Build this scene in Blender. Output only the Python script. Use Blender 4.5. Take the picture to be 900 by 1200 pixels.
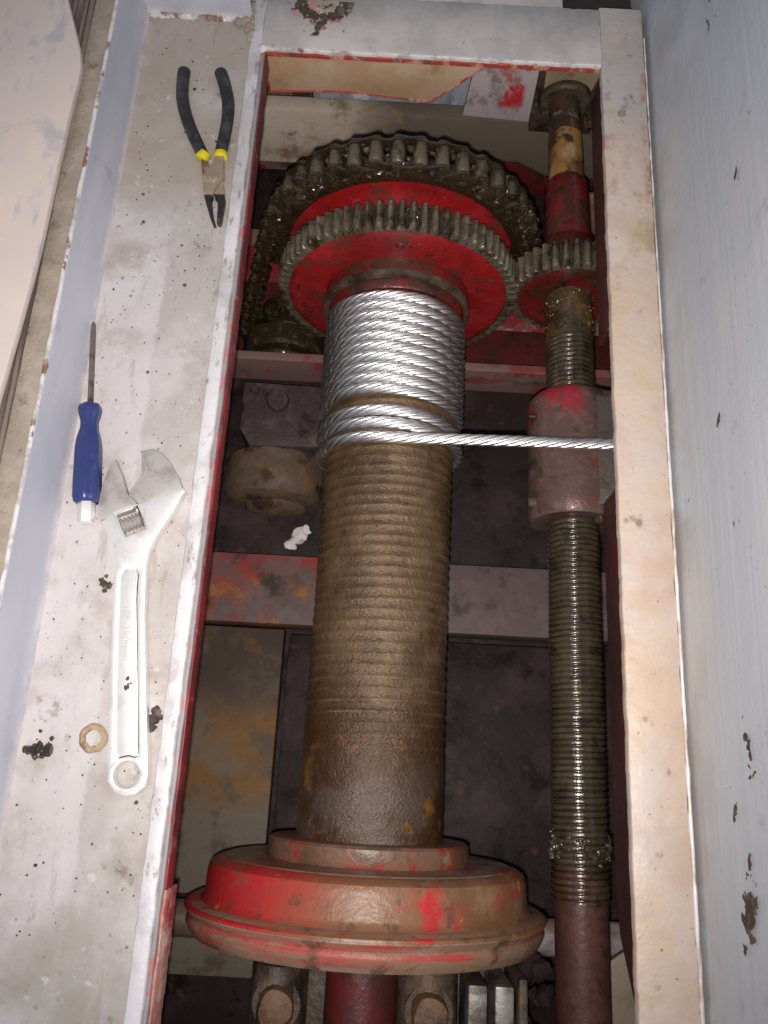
import bpy, bmesh, math, random
from mathutils import Vector, Matrix, noise

# ------------------------------------------------------------------ scene, camera, light
for o in list(bpy.data.objects):
    bpy.data.objects.remove(o)
scene = bpy.context.scene
COL = scene.collection
random.seed(7)

CAM_H = 0.60
cam_data = bpy.data.cameras.new('camera')
cam = bpy.data.objects.new('camera', cam_data)
COL.objects.link(cam)
# rows: world axes seen from the camera (x right, y down, z forward)
AX = Vector((2995, 159, 0)).normalized()
AY = Vector((159, -2995, 950)).normalized()
AD = AX.cross(AY)
if AD.z < 0:
    AD = -AD
ROT = Matrix((AX, AY, -AD))                       # camera(cv) -> world
cam.matrix_world = Matrix.Translation((0, 0, CAM_H)) @ (ROT @ Matrix(((1, 0, 0), (0, -1, 0), (0, 0, -1)))).to_4x4()
cam_data.sensor_fit = 'VERTICAL'
cam_data.sensor_height = 24.0
cam_data.lens = 24.0 * 950.0 / 1200.0
cam_data.clip_start = 0.01
cam_data.clip_end = 50
scene.camera = cam

world = bpy.data.worlds.new('World')
scene.world = world
world.use_nodes = True
bg = world.node_tree.nodes['Background']
bg.inputs[0].default_value = (0.80, 0.86, 1.0, 1)
bg.inputs[1].default_value = 0.31

# the phone's flash, a hand's breadth beside the lens, aimed where the phone is aimed
fl = bpy.data.lights.new('phone_flash', 'SPOT')
fl.energy = 21.5
fl.color = (1.0, 0.915, 0.855)
fl.shadow_soft_size = 0.005
fl.spot_size = math.radians(114)
fl.spot_blend = 1.0
flo = bpy.data.objects.new('phone_flash', fl)
COL.objects.link(flo)
flo.rotation_euler = (ROT @ Vector((-0.03, -0.10, 1))).to_track_quat('-Z', 'Y').to_euler()
flo.location = Vector((0, 0, CAM_H)) + ROT @ Vector((-0.006, 0.016, 0.0))

scene.view_settings.view_transform = 'Standard'
scene.view_settings.look = 'None'
scene.view_settings.exposure = 0.0
scene.view_settings.gamma = 1.0
scene.render.engine = 'CYCLES'
scene.cycles.max_bounces = 6
scene.cycles.use_denoising = True

# ------------------------------------------------------------------ materials
def newmat(name):
    m = bpy.data.materials.new(name)
    m.use_nodes = True
    nt = m.node_tree
    return m, nt, nt.nodes['Principled BSDF']

def rgba(c):
    return (c[0], c[1], c[2], 1.0)

class NT:
    def __init__(self, nt):
        self.nt = nt
        self.pos = nt.nodes.new('ShaderNodeNewGeometry').outputs['Position']
    def n(self, t, **kw):
        nd = self.nt.nodes.new(t)
        for k, v in kw.items():
            setattr(nd, k, v)
        return nd
    def l(self, a, b):
        self.nt.links.new(a, b)
    def coords(self, scale, off):
        mp = self.n('ShaderNodeMapping')
        mp.inputs['Location'].default_value = off
        mp.inputs['Scale'].default_value = scale if hasattr(scale, '__len__') else (scale,) * 3
        self.l(self.pos, mp.inputs['Vector'])
        return mp.outputs['Vector']
    def noise(self, scale, detail=5, rough=.6, seed=0, dist=0.0):
        nz = self.n('ShaderNodeTexNoise')
        nz.inputs['Scale'].default_value = 1.0
        nz.inputs['Detail'].default_value = detail
        nz.inputs['Roughness'].default_value = rough
        nz.inputs['Distortion'].default_value = dist
        self.l(self.coords(scale, (seed * 3.17, seed * 1.73, seed * 2.41)), nz.inputs['Vector'])
        return nz.outputs['Fac']
    def dots(self, scale, lo, hi, seed=0):
        v = self.n('ShaderNodeTexVoronoi')
        v.inputs['Scale'].default_value = 1.0
        v.inputs['Randomness'].default_value = 1.0
        self.l(self.coords(scale, (seed * 3.17, seed * 1.73, seed * 2.41)), v.inputs['Vector'])
        # break the roundness and keep only some cells
        nz = self.noise(scale if not hasattr(scale, '__len__') else scale, 2, .5, seed + 5)
        a = self.math('ADD', v.outputs['Distance'], self.math('MULTIPLY', nz, .25))
        d = self.ramp(a, hi, lo)
        sep = self.n('ShaderNodeSeparateColor')
        self.l(v.outputs['Color'], sep.inputs[0])
        keep = self.ramp(sep.outputs[0], .62, .66)
        return self.math('MULTIPLY', d, keep)
    def math(self, op, a, b):
        m = self.n('ShaderNodeMath', operation=op)
        for i, x in enumerate((a, b)):
            if isinstance(x, (int, float)):
                m.inputs[i].default_value = x
            else:
                self.l(x, m.inputs[i])
        return m.outputs[0]
    def ramp(self, fac, lo, hi):
        r = self.n('ShaderNodeMapRange', interpolation_type='SMOOTHSTEP')
        r.clamp = True
        self.l(fac, r.inputs['Value'])
        r.inputs['From Min'].default_value = lo
        r.inputs['From Max'].default_value = hi
        return r.outputs['Result']
    def axis(self, ax, lo, hi, wob=0.0, wscale=40):
        s = self.n('ShaderNodeSeparateXYZ')
        self.l(self.pos, s.inputs[0])
        v = s.outputs['XYZ'.index(ax)]
        if wob:
            v = self.math('ADD', v, self.math('MULTIPLY', self.math('SUBTRACT', self.noise(wscale, 4, .6, 11), .5), wob))
        return self.ramp(v, lo, hi)
    def mix(self, fac, a, b):
        m = self.n('ShaderNodeMix', data_type='RGBA')
        if isinstance(fac, (int, float)):
            m.inputs[0].default_value = fac
        else:
            self.l(fac, m.inputs[0])
        for i, x in ((6, a), (7, b)):
            if isinstance(x, tuple):
                m.inputs[i].default_value = rgba(x)
            else:
                self.l(x, m.inputs[i])
        return m.outputs[2]

def mat(name, base, layers=(), rough=.5, metal=0.0, bump=None, rvar=.15, spec=.5, coat=0.0, valley=None):
    """layers: dicts  c colour, s scale, lo, hi, k strength, seed, type noise/dots, m=[(axis,lo,hi,wob)] masks, r roughness, me metal"""
    m, nt, bs = newmat(name)
    N = NT(nt)
    col = base
    rv = None
    mv = None
    for i, L in enumerate(layers):
        seed = L.get('seed', i + 1)
        if L.get('type') == 'dots':
            f = N.dots(L['s'], L.get('lo', .05), L.get('hi', .2), seed)
        elif L.get('type') == 'flat':
            f = None
        else:
            f = N.noise(L['s'], L.get('d', 6), L.get('nr', .62), seed, L.get('dist', 0.0))
            f = N.ramp(f, L['lo'], L['hi'])
        for mk in L.get('m', ()):
            a = N.axis(*mk)
            f = a if f is None else N.math('MULTIPLY', f, a)
        k = L.get('k', 1.0)
        if k != 1.0:
            f = N.math('MULTIPLY', f, k)
        col = N.mix(f, col if not isinstance(col, tuple) else col, L['c'])
        if 'r' in L:
            mm = N.n('ShaderNodeMix', data_type='FLOAT')
            N.l(f, mm.inputs[0])
            if rv is None:
                mm.inputs[2].default_value = rough
            else:
                N.l(rv, mm.inputs[2])
            mm.inputs[3].default_value = L['r']
            rv = mm.outputs[0]
        if 'me' in L:
            mm = N.n('ShaderNodeMix', data_type='FLOAT')
            N.l(f, mm.inputs[0])
            if mv is None:
                mm.inputs[2].default_value = metal
            else:
                N.l(mv, mm.inputs[2])
            mm.inputs[3].default_value = L['me']
            mv = mm.outputs[0]
    if valley:                                     # grease packed in the hollows, rubbed crests
        vc, v0, v1, cc, c0, c1 = valley
        ge = N.n('ShaderNodeNewGeometry')
        col = N.mix(N.math('MULTIPLY', N.ramp(ge.outputs['Pointiness'], v1, v0), N.math('MULTIPLY', N.ramp(N.noise((40, 90, 40), 5, .6, 41), .30, .62), .8)), col, vc)
        col = N.mix(N.math('MULTIPLY', N.ramp(ge.outputs['Pointiness'], c0, c1), N.math('MULTIPLY', N.ramp(N.noise((30, 120, 30), 5, .6, 43), .42, .66), .55)), col, cc)
    if isinstance(col, tuple):
        bs.inputs['Base Color'].default_value = rgba(col)
    else:
        N.l(col, bs.inputs['Base Color'])
    rn = N.math('MULTIPLY', N.math('SUBTRACT', N.noise(90, 5, .65, 21), .5), rvar * 2)
    r = N.math('ADD', rn, rv if rv is not None else rough)
    N.l(r, bs.inputs['Roughness'])
    if mv is not None:
        N.l(mv, bs.inputs['Metallic'])
    else:
        bs.inputs['Metallic'].default_value = metal
    bs.inputs['Specular IOR Level'].default_value = spec
    bs.inputs['Coat Weight'].default_value = coat
    bs.inputs['Coat Roughness'].default_value = .12
    if bump:
        prev = None
        for (s, dist, st) in bump:
            b = N.n('ShaderNodeBump')
            b.inputs['Strength'].default_value = st
            b.inputs['Distance'].default_value = dist
            N.l(N.noise(s, 5, .6, 31), b.inputs['Height'])
            if prev is not None:
                N.l(prev, b.inputs['Normal'])
            prev = b.outputs['Normal']
        N.l(prev, bs.inputs['Normal'])
    return m

M = {}
PALE = (.60, .545, .525)
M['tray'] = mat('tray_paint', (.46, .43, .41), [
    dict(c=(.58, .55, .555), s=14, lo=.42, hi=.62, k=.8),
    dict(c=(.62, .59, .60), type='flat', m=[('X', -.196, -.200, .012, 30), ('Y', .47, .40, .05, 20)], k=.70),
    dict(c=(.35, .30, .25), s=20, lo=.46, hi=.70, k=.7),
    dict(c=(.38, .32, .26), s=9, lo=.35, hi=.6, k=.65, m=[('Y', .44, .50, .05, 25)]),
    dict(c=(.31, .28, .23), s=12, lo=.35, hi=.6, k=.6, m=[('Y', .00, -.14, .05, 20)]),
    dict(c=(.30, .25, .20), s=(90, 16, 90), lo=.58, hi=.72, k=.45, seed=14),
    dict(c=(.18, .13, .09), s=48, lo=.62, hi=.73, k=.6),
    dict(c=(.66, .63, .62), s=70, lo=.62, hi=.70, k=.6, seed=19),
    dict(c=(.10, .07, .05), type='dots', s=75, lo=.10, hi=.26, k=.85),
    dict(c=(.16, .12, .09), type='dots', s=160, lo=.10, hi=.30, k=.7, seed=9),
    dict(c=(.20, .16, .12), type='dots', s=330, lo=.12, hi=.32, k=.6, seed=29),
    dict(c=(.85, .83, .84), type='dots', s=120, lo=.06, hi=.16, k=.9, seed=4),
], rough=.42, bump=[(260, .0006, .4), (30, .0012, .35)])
M['tray_side'] = mat('tray_side_paint', (.46, .48, .56), [
    dict(c=(.56, .57, .64), s=(25, 5, 25), lo=.4, hi=.65, k=.7),
    dict(c=(.30, .28, .28), s=22, lo=.60, hi=.75, k=.6),
    dict(c=(.12, .10, .09), type='dots', s=60, lo=.08, hi=.22, k=.8),
    dict(c=(.72, .68, .70), s=30, lo=.4, hi=.55, k=.8, m=[('Z', .006, -.003, .006, 60)]),
], rough=.45, bump=[(120, .0006, .3)])
M['edge_white'] = mat('worn_white_edge', (.70, .68, .69), [
    dict(c=(.24, .13, .085), s=45, lo=.54, hi=.61),
    dict(c=(.42, .38, .36), s=60, lo=.48, hi=.62, k=.8)], rough=.4, bump=[(120, .0014, .7)])
M['rail_left'] = mat('rail_left_paint', (.68, .67, .70), [
    dict(c=(.46, .44, .44), s=26, lo=.46, hi=.64, k=.8),
    dict(c=(.44, .42, .41), s=12, lo=.35, hi=.55, k=.7, m=[('Y', .25, .45, .06, 20)]),
    dict(c=(.24, .21, .19), s=(120, 50, 120), lo=.58, hi=.68, k=.8),
    dict(c=(.08, .06, .05), type='dots', s=110, lo=.08, hi=.26, k=.8)], rough=.38, bump=[(110, .0014, .6)])
M['rail_grey'] = mat('rail_bevel_grey', (.30, .28, .29), [dict(c=(.45, .16, .15), s=50, lo=.55, hi=.62, k=.8)], rough=.5)
M['red_inner'] = mat('red_oxide_inner_face', (.24, .026, .032), [
    dict(c=(.12, .045, .04), s=9, lo=.35, hi=.55, m=[('Y', .30, .42, .06, 20)], k=.9),
    dict(c=(.14, .022, .024), s=30, lo=.42, hi=.62),
    dict(c=(.36, .15, .15), s=60, lo=.58, hi=.70, k=.7),
    dict(c=(.09, .05, .04), s=45, lo=.58, hi=.68, k=.8)], rough=.45, bump=[(120, .0010, .5)])
M['downstand'] = mat('downstand_dark_red', (.085, .020, .020), [dict(c=(.05, .018, .016), s=22, lo=.42, hi=.62), dict(c=(.15, .07, .06), s=60, lo=.62, hi=.70, k=.6)], rough=.5, bump=[(120, .001, .5)])
M['pink_scale'] = mat('flaking_pink_primer', (.55, .26, .22), [
    dict(c=(.36, .05, .05), s=35, lo=.5, hi=.62),
    dict(c=(.62, .48, .43), s=50, lo=.52, hi=.66)], rough=.55, bump=[(100, .002, .7)])
M['end_plate'] = mat('end_plate_paint', (.44, .42, .41), [
    dict(c=(.62, .58, .55), s=13, lo=.42, hi=.65, k=.8),
    dict(c=(.46, .39, .27), s=22, lo=.56, hi=.74, k=.6),
    dict(c=(.22, .19, .17), s=40, lo=.64, hi=.74, k=.7),
    dict(c=(.12, .10, .08), type='dots', s=80, lo=.08, hi=.25, k=.8)], rough=.42, bump=[(110, .0008, .4)])
M['rail_right'] = mat('rail_right_paint', (.53, .41, .325), [
    dict(c=(.58, .495, .455), s=18, lo=.42, hi=.60, k=.8),
    dict(c=(.58, .46, .34), s=11, lo=.46, hi=.62, k=.6, seed=15),
    dict(c=(.46, .44, .43), s=10, lo=.25, hi=.48, k=.9, m=[('Y', .52, .60, .05, 25)], seed=33),
    dict(c=(.36, .27, .155), s=24, lo=.46, hi=.62, k=.75, m=[('Y', .38, .45, .06, 30), ('Y', .62, .55, .05, 30), ('X', .196, .210, .012, 40)]),
    dict(c=(.42, .17, .13), s=30, lo=.50, hi=.60, k=.8, m=[('Y', .40, .48, .05, 30), ('X', .216, .222, .004, 60)]),
    dict(c=(.44, .20, .17), s=26, lo=.56, hi=.64, k=.7, m=[('Y', .30, .45, .05, 30), ('X', .196, .188, .006, 60)], seed=37),
    dict(c=(.50, .37, .16), s=22, lo=.60, hi=.70, k=.6, seed=8),
    dict(c=(.34, .05, .05), s=60, lo=.69, hi=.73, k=.9),
    dict(c=(.15, .11, .09), s=(50, 30, 50), lo=.63, hi=.72, k=.7),
    dict(c=(.36, .30, .27), s=(18, 12, 18), lo=.56, hi=.74, k=.6, seed=19),
    dict(c=(.10, .07, .055), type='dots', s=95, lo=.08, hi=.26, k=.85),
    dict(c=(.12, .09, .07), type='dots', s=210, lo=.10, hi=.3, k=.7, seed=5),
    dict(c=(.85, .80, .76), type='dots', s=60, lo=.03, hi=.10, k=.9, seed=23)], rough=.45, bump=[(110, .0012, .6), (28, .0020, .4)])
M['caulk'] = mat('white_caulk_bead', (.74, .72, .71), [dict(c=(.42, .33, .25), s=(60, 18, 60), lo=.48, hi=.60, k=.9)], rough=.4, bump=[(130, .001, .5)])
M['side_wall'] = mat('brushed_grey_paint', (.50, .535, .58), [
    dict(c=(.57, .60, .635), s=(200, 5, 200), lo=.42, hi=.66, k=.55, d=3),
    dict(c=(.45, .48, .52), s=(50, 5, 50), lo=.50, hi=.72, k=.4, d=4, seed=6),
    dict(c=(.42, .37, .32), s=16, lo=.40, hi=.62, k=.6, m=[('Z', .05, .0, .03, 20)]),
    dict(c=(.62, .60, .57), s=(12, 6, 12), lo=.50, hi=.68, k=.5, seed=12),
    dict(c=(.34, .35, .35), s=14, lo=.42, hi=.66, k=.5, m=[('Y', .44, .66, .06, 14)], seed=27),
    dict(c=(.30, .29, .29), s=22, lo=.60, hi=.74, k=.5, seed=31),
    dict(c=(.08, .065, .05), s=(46, 26, 46), lo=.685, hi=.70, k=.8, seed=3),
    dict(c=(.06, .05, .045), type='dots', s=(90, 38, 90), lo=.05, hi=.20, k=.85),
    dict(c=(.14, .12, .10), type='dots', s=(170, 80, 170), lo=.08, hi=.28, k=.7, seed=17)],
    rough=.5, bump=[((260, 6, 260), .0008, .4), (60, .001, .35)])
M['ledge'] = mat('dirty_sill', (.33, .28, .225), [
    dict(c=(.42, .36, .30), s=35, lo=.4, hi=.65), dict(c=(.16, .12, .09), s=60, lo=.58, hi=.7, k=.8),
    dict(c=(.6, .55, .5), type='dots', s=130, lo=.06, hi=.18, k=.8)], rough=.8, bump=[(220, .0015, .7)])
M['rubber'] = mat('rubber_seal', (.085, .065, .055), [dict(c=(.20, .16, .135), s=(150, 6, 150), lo=.45, hi=.6)], rough=.7, bump=[(150, .001, .5)])
M['panel'] = mat('scuffed_pink_panel', (.66, .575, .535), [
    dict(c=(.72, .62, .54), s=8, lo=.4, hi=.65),
    dict(c=(.42, .41, .45), s=(45, 14, 45), lo=.56, hi=.70, k=.75),
    dict(c=(.46, .45, .48), s=16, lo=.60, hi=.68, k=.8, seed=8),
    dict(c=(.25, .22, .22), s=(120, 40, 120), lo=.69, hi=.73, k=.7)], rough=.5, bump=[(90, .0008, .3)])
M['crack_dark'] = mat('dark_void', (.03, .025, .022), rough=.8)

M['red_paint'] = mat('red_gloss_paint', (.30, .010, .012), [
    dict(c=(.37, .026, .028), s=18, lo=.45, hi=.65, k=.8),
    dict(c=(.18, .012, .012), s=22, lo=.44, hi=.62, k=.85),
    dict(c=(.11, .035, .022), s=28, lo=.54, hi=.66, k=.8),
    dict(c=(.035, .018, .010), s=60, lo=.58, hi=.68, k=.85),
    dict(c=(.40, .16, .13), s=90, lo=.66, hi=.72, k=.7)], rough=.36, bump=[(140, .0012, .5)], rvar=.2)
M['flange_red'] = mat('flange_red_worn', (.46, .020, .024), [
    dict(c=(.34, .035, .030), s=24, lo=.44, hi=.60, seed=2, k=.7),
    dict(c=(.20, .105, .050), s=20, lo=.40, hi=.52, seed=5, k=.92, m=[('X', -.10, .00, .10, 16)]),
    dict(c=(.28, .19, .10), s=30, lo=.44, hi=.60, k=.7, seed=9, m=[('X', -.02, .10, .12, 18)]),
    dict(c=(.16, .085, .045), s=22, lo=.52, hi=.66, k=.8, seed=11),
    dict(c=(.52, .30, .03), s=45, lo=.66, hi=.70, k=.9, seed=14),
    dict(c=(.09, .05, .03), s=70, lo=.56, hi=.66, k=.7)], rough=.40, bump=[(150, .0012, .55)])
M['flange_face'] = mat('flange_face_grime', (.19, .105, .07), [
    dict(c=(.33, .025, .025), s=28, lo=.50, hi=.60, k=.85),
    dict(c=(.12, .07, .042), s=36, lo=.46, hi=.62), dict(c=(.20, .21, .16), s=20, lo=.50, hi=.62, m=[('X', .04, .07, .02, 30)])], rough=.38, bump=[(130, .0014, .6)])
M['flange_edge'] = mat('flange_edge_dusty', (.24, .145, .09), [
    dict(c=(.42, .04, .04), s=(7, 120, 7), lo=.46, hi=.56, seed=4, m=[('X', .05, -.05, .10, 16)]),
    dict(c=(.40, .05, .045), s=(9, 160, 9), lo=.56, hi=.62, seed=6),
    dict(c=(.30, .225, .17), s=(14, 60, 14), lo=.48, hi=.64, k=.7),
    dict(c=(.12, .06, .03), s=40, lo=.52, hi=.66)], rough=.46, bump=[(140, .0014, .6)])
M['drum'] = mat('rusty_greased_drum', (.152, .093, .049), [
    dict(c=(.205, .140, .080), s=(34, 60, 34), lo=.46, hi=.64, k=.8),
    dict(c=(.090, .050, .023), s=(20, 12, 20), lo=.46, hi=.66, k=.85, seed=4),
    dict(c=(.068, .033, .014), s=16, lo=.25, hi=.50, m=[('Y', .13, .01, .06, 25)], k=.92),
    dict(c=(.13, .10, .085), s=14, lo=.46, hi=.58, m=[('Y', .02, -.03, .03, 25)], k=.6),
    dict(c=(.36, .15, .028), s=30, lo=.58, hi=.68, k=.7, m=[('Y', .05, -.01, .05, 25)]),
    dict(c=(.045, .028, .014), s=110, lo=.58, hi=.70, k=.75)], rough=.35, metal=.25, bump=[(420, .0012, .9), (140, .0014, .7)], rvar=.25, spec=.5, coat=.0, valley=((.070, .042, .021), .480, .502, (.23, .16, .095), .504, .535))
M['rope'] = mat('galvanised_wire', (.93, .93, .93), [dict(c=(.60, .58, .54), s=45, lo=.52, hi=.70, k=.6), dict(c=(.22, .18, .12), s=70, lo=.64, hi=.72, k=.7)], rough=.36, metal=1.0, bump=[(900, .0004, .5)], rvar=.10)
M['tooth'] = mat('greasy_tooth_steel', (.150, .122, .080), [
    dict(c=(.25, .215, .16), s=60, lo=.48, hi=.62, k=.8),
    dict(c=(.040, .026, .012), s=45, lo=.48, hi=.62, k=.92)], rough=.26, metal=.35, bump=[(240, .0018, .7)], coat=.5)
M['chain'] = mat('black_grease_chain', (.040, .026, .012), [
    dict(c=(.10, .075, .040), s=80, lo=.55, hi=.68, k=.85),
    dict(c=(.02, .013, .007), s=50, lo=.5, hi=.66)], rough=.22, metal=.15, bump=[(220, .0030, .9)], coat=.7)
M['roller'] = mat('greasy_roller', (.125, .100, .058), [
    dict(c=(.035, .024, .011), s=70, lo=.50, hi=.64, k=.9)], rough=.22, metal=.25, bump=[(220, .0022, .8)], coat=.6)
M['screw'] = mat('oiled_screw_steel', (.066, .049, .029), [
    dict(c=(.095, .072, .042), s=(60, 14, 60), lo=.45, hi=.65, k=.7),
    dict(c=(.10, .030, .024), s=30, lo=.40, hi=.58, k=.8, m=[('Y', -.062, -.078, .012, 40)]),
    dict(c=(.026, .018, .010), s=45, lo=.50, hi=.64, k=.85)], rough=.18, metal=.25, bump=[(260, .0009, .5)], coat=.7, valley=((.020, .014, .008), .47, .50, (.13, .105, .065), .505, .54))
M['screw_plain'] = mat('screw_shank_grease', (.11, .075, .035), [
    dict(c=(.28, .17, .05), s=32, lo=.55, hi=.68, k=.8),
    dict(c=(.05, .03, .015), s=45, lo=.52, hi=.66)], rough=.2, metal=.4, bump=[(170, .002, .7)], coat=.6)
M['shaft_rust'] = mat('shaft_orange_rust', (.36, .19, .060), [
    dict(c=(.44, .34, .22), s=38, lo=.5, hi=.64), dict(c=(.16, .075, .03), s=24, lo=.48, hi=.60), dict(c=(.07, .035, .022), s=42, lo=.53, hi=.62)], rough=.5, bump=[(150, .001, .4)])
M['shaft_dark'] = mat('shaft_dark_grease', (.06, .042, .028), [
    dict(c=(.34, .31, .28), s=28, lo=.60, hi=.72, k=.8), dict(c=(.14, .05, .035), s=35, lo=.5, hi=.62, k=.8)], rough=.28, bump=[(170, .0012, .5)], coat=.4)
M['dark_red'] = mat('dark_red_greased', (.125, .016, .017), [
    dict(c=(.065, .022, .018), s=30, lo=.42, hi=.62), dict(c=(.035, .020, .013), s=45, lo=.52, hi=.66, k=.85)], rough=.38, bump=[(140, .0014, .6)])
M['red_greasy'] = mat('red_under_grease', (.17, .014, .015), [
    dict(c=(.25, .020, .022), s=26, lo=.50, hi=.62, k=.8), dict(c=(.06, .028, .017), s=24, lo=.44, hi=.58, k=.9),
    dict(c=(.025, .016, .010), s=50, lo=.54, hi=.66, k=.85)], rough=.3, bump=[(160, .0016, .7)], coat=.3)
M['sleeve'] = mat('sleeve_brown_red', (.078, .032, .025), [
    dict(c=(.11, .042, .035), s=26, lo=.45, hi=.62), dict(c=(.04, .026, .018), s=50, lo=.54, hi=.66)], rough=.45, bump=[(150, .0014, .6)], spec=.35)
M['nut'] = mat('nut_block_grime', (.105, .062, .052), [
    dict(c=(.30, .022, .035), s=30, lo=.44, hi=.52, m=[('Y', .322, .336, .02, 30), ('X', .190, .176, .014, 40)]),
    dict(c=(.155, .095, .085), s=55, lo=.5, hi=.64, k=.8), dict(c=(.17, .025, .028), s=30, lo=.58, hi=.68, k=.6),
    dict(c=(.05, .036, .026), s=40, lo=.52, hi=.66)], rough=.38, bump=[(230, .0012, .6)], coat=.12)
M['nut_plate'] = mat('nut_plate_grime', (.085, .066, .058), [dict(c=(.05, .038, .033), s=35, lo=.45, hi=.65)], rough=.4, bump=[(150, .0014, .6)])
M['grease'] = mat('wet_grease', (.035, .026, .014), [dict(c=(.09, .07, .04), s=90, lo=.5, hi=.65)], rough=.12, bump=[(260, .002, .7)], coat=.8)
M['pit_dark'] = mat('pit_floor_grime', (.032, .020, .021), [
    dict(c=(.056, .037, .040), s=14, lo=.45, hi=.66), dict(c=(.012, .008, .007), s=24, lo=.5, hi=.66),
    dict(c=(.20, .08, .035), type='dots', s=24, lo=.05, hi=.28, k=.8, seed=3),
    dict(c=(.10, .05, .03), s=30, lo=.62, hi=.70, k=.7, seed=14),
    dict(c=(.5, .45, .42), type='dots', s=70, lo=.03, hi=.10, k=.8, seed=6)], rough=.55, spec=.18, bump=[(100, .0015, .5)])
M['pit_wall'] = mat('pit_wall_grime', (.060, .028, .025), [dict(c=(.09, .055, .045), s=12, lo=.45, hi=.65), dict(c=(.025, .015, .012), s=20, lo=.5, hi=.66)], rough=.6, spec=.18, bump=[(100, .0015, .5)])
M['beam'] = mat('cross_beam_worn_paint', (.135, .100, .096), [
    dict(c=(.29, .055, .050), s=13, lo=.38, hi=.54, m=[('X', .0, -.06, .02, 30)]),
    dict(c=(.30, .145, .040), s=26, lo=.50, hi=.64, m=[('X', .0, -.06, .02, 30), ('Y', .205, .185, .03, 40)]),
    dict(c=(.22, .05, .05), s=26, lo=.59, hi=.68, k=.6, seed=8),
    dict(c=(.17, .135, .13), s=40, lo=.46, hi=.64, k=.6, seed=18),
    dict(c=(.06, .04, .033), s=18, lo=.52, hi=.68), dict(c=(.6, .55, .52), type='dots', s=60, lo=.03, hi=.11, k=.8)], rough=.5, spec=.2, bump=[(110, .001, .5)])
M['beam_edge'] = mat('beam_flange_edge', (.25, .16, .15), [dict(c=(.30, .06, .06), s=16, lo=.5, hi=.62), dict(c=(.10, .07, .06), s=22, lo=.55, hi=.7)], rough=.5)
M['plate_rust'] = mat('side_plate_rust', (.150, .130, .105), [
    dict(c=(.19, .092, .026), s=12, lo=.32, hi=.50, m=[('Y', -.07, -.01, .06, 25), ('Y', .10, .04, .06, 25)], k=.95),
    dict(c=(.055, .036, .028), s=15, lo=.26, hi=.50, m=[('Y', .03, .09, .06, 25)], k=.9),
    dict(c=(.05, .03, .02), type='dots', s=55, lo=.06, hi=.28, k=.85),
    dict(c=(.13, .07, .03), s=30, lo=.54, hi=.66, k=.8, seed=9),
    dict(c=(.09, .07, .05), s=26, lo=.50, hi=.66)], rough=.55, spec=.18, bump=[(120, .001, .45)])
M['motor'] = mat('motor_grime', (.070, .050, .050), [dict(c=(.11, .085, .083), s=30, lo=.48, hi=.64), dict(c=(.028, .018, .015), s=35, lo=.52, hi=.68), dict(c=(.16, .12, .10), type='dots', s=60, lo=.05, hi=.25, k=.7)], rough=.5, spec=.3, bump=[(120, .0022, .7)])
M['motor_rust'] = mat('motor_end_rust', (.13, .088, .062), [dict(c=(.21, .115, .045), s=30, lo=.48, hi=.64), dict(c=(.17, .13, .105), s=44, lo=.46, hi=.62, k=.7), dict(c=(.05, .03, .018), s=28, lo=.52, hi=.66)], rough=.55, spec=.25, bump=[(140, .0020, .7)])
M['rust_bolt'] = mat('rusty_bolt', (.16, .080, .035), [dict(c=(.07, .04, .026), s=60, lo=.46, hi=.62)], rough=.55, bump=[(160, .0018, .7)])
M['tan_wall'] = mat('tan_gusset_paint', (.47, .30, .18), [
    dict(c=(.54, .40, .28), s=14, lo=.45, hi=.66), dict(c=(.30, .16, .085), s=22, lo=.56, hi=.72, k=.7)], rough=.45, bump=[(120, .0008, .4)])
M['red_edge'] = mat('red_paint_edge', (.36, .05, .035), [dict(c=(.48, .27, .20), s=60, lo=.50, hi=.62), dict(c=(.16, .06, .04), s=50, lo=.55, hi=.66)], rough=.5, bump=[(120, .001, .5)])
M['cream_beam'] = mat('cream_beam_soot', (.68, .58, .47), [
    dict(c=(.76, .68, .58), s=16, lo=.42, hi=.62),
    dict(c=(.13, .105, .08), s=14, lo=.16, hi=.40, k=.9, m=[('X', -.09, -.01, .06, 22)]),
    dict(c=(.34, .24, .15), s=20, lo=.54, hi=.70), dict(c=(.20, .16, .12), s=30, lo=.55, hi=.68)], rough=.55, bump=[(110, .0012, .5)])
M['daylit_steel'] = mat('daylight_tinted_steel', (.46, .50, .60), [dict(c=(.30, .33, .40), s=(60, 30, 12), lo=.45, hi=.62), dict(c=(.75, .78, .85), s=(40, 40, 30), lo=.55, hi=.62)], rough=.4)  # bluish daylight in the gap is put into the steel's colour
M['lug_grey'] = mat('lug_grey_red', (.42, .37, .38), [dict(c=(.46, .03, .04), s=22, lo=.40, hi=.48, m=[('X', .090, .096, .006, 60), ('X', .122, .116, .006, 60), ('Z', -.072, -.064, .006, 60)]), dict(c=(.20, .16, .14), s=26, lo=.56, hi=.70)], rough=.45, bump=[(120, .001, .4)])
M['back_wall'] = mat('back_wall_pink', (.33, .20, .155), [
    dict(c=(.38, .28, .21), s=9, lo=.42, hi=.62), dict(c=(.28, .03, .035), s=8, lo=.50, hi=.56),
    dict(c=(.12, .08, .06), s=20, lo=.54, hi=.70)], rough=.55, bump=[(110, .001, .4)])
M['bearing'] = mat('bearing_housing', (.085, .063, .046), [dict(c=(.15, .12, .088), s=30, lo=.5, hi=.66), dict(c=(.03, .021, .015), s=30, lo=.46, hi=.62), dict(c=(.16, .075, .03), s=36, lo=.58, hi=.68, k=.8)], rough=.45, bump=[(150, .0022, .75)], spec=.35)
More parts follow.
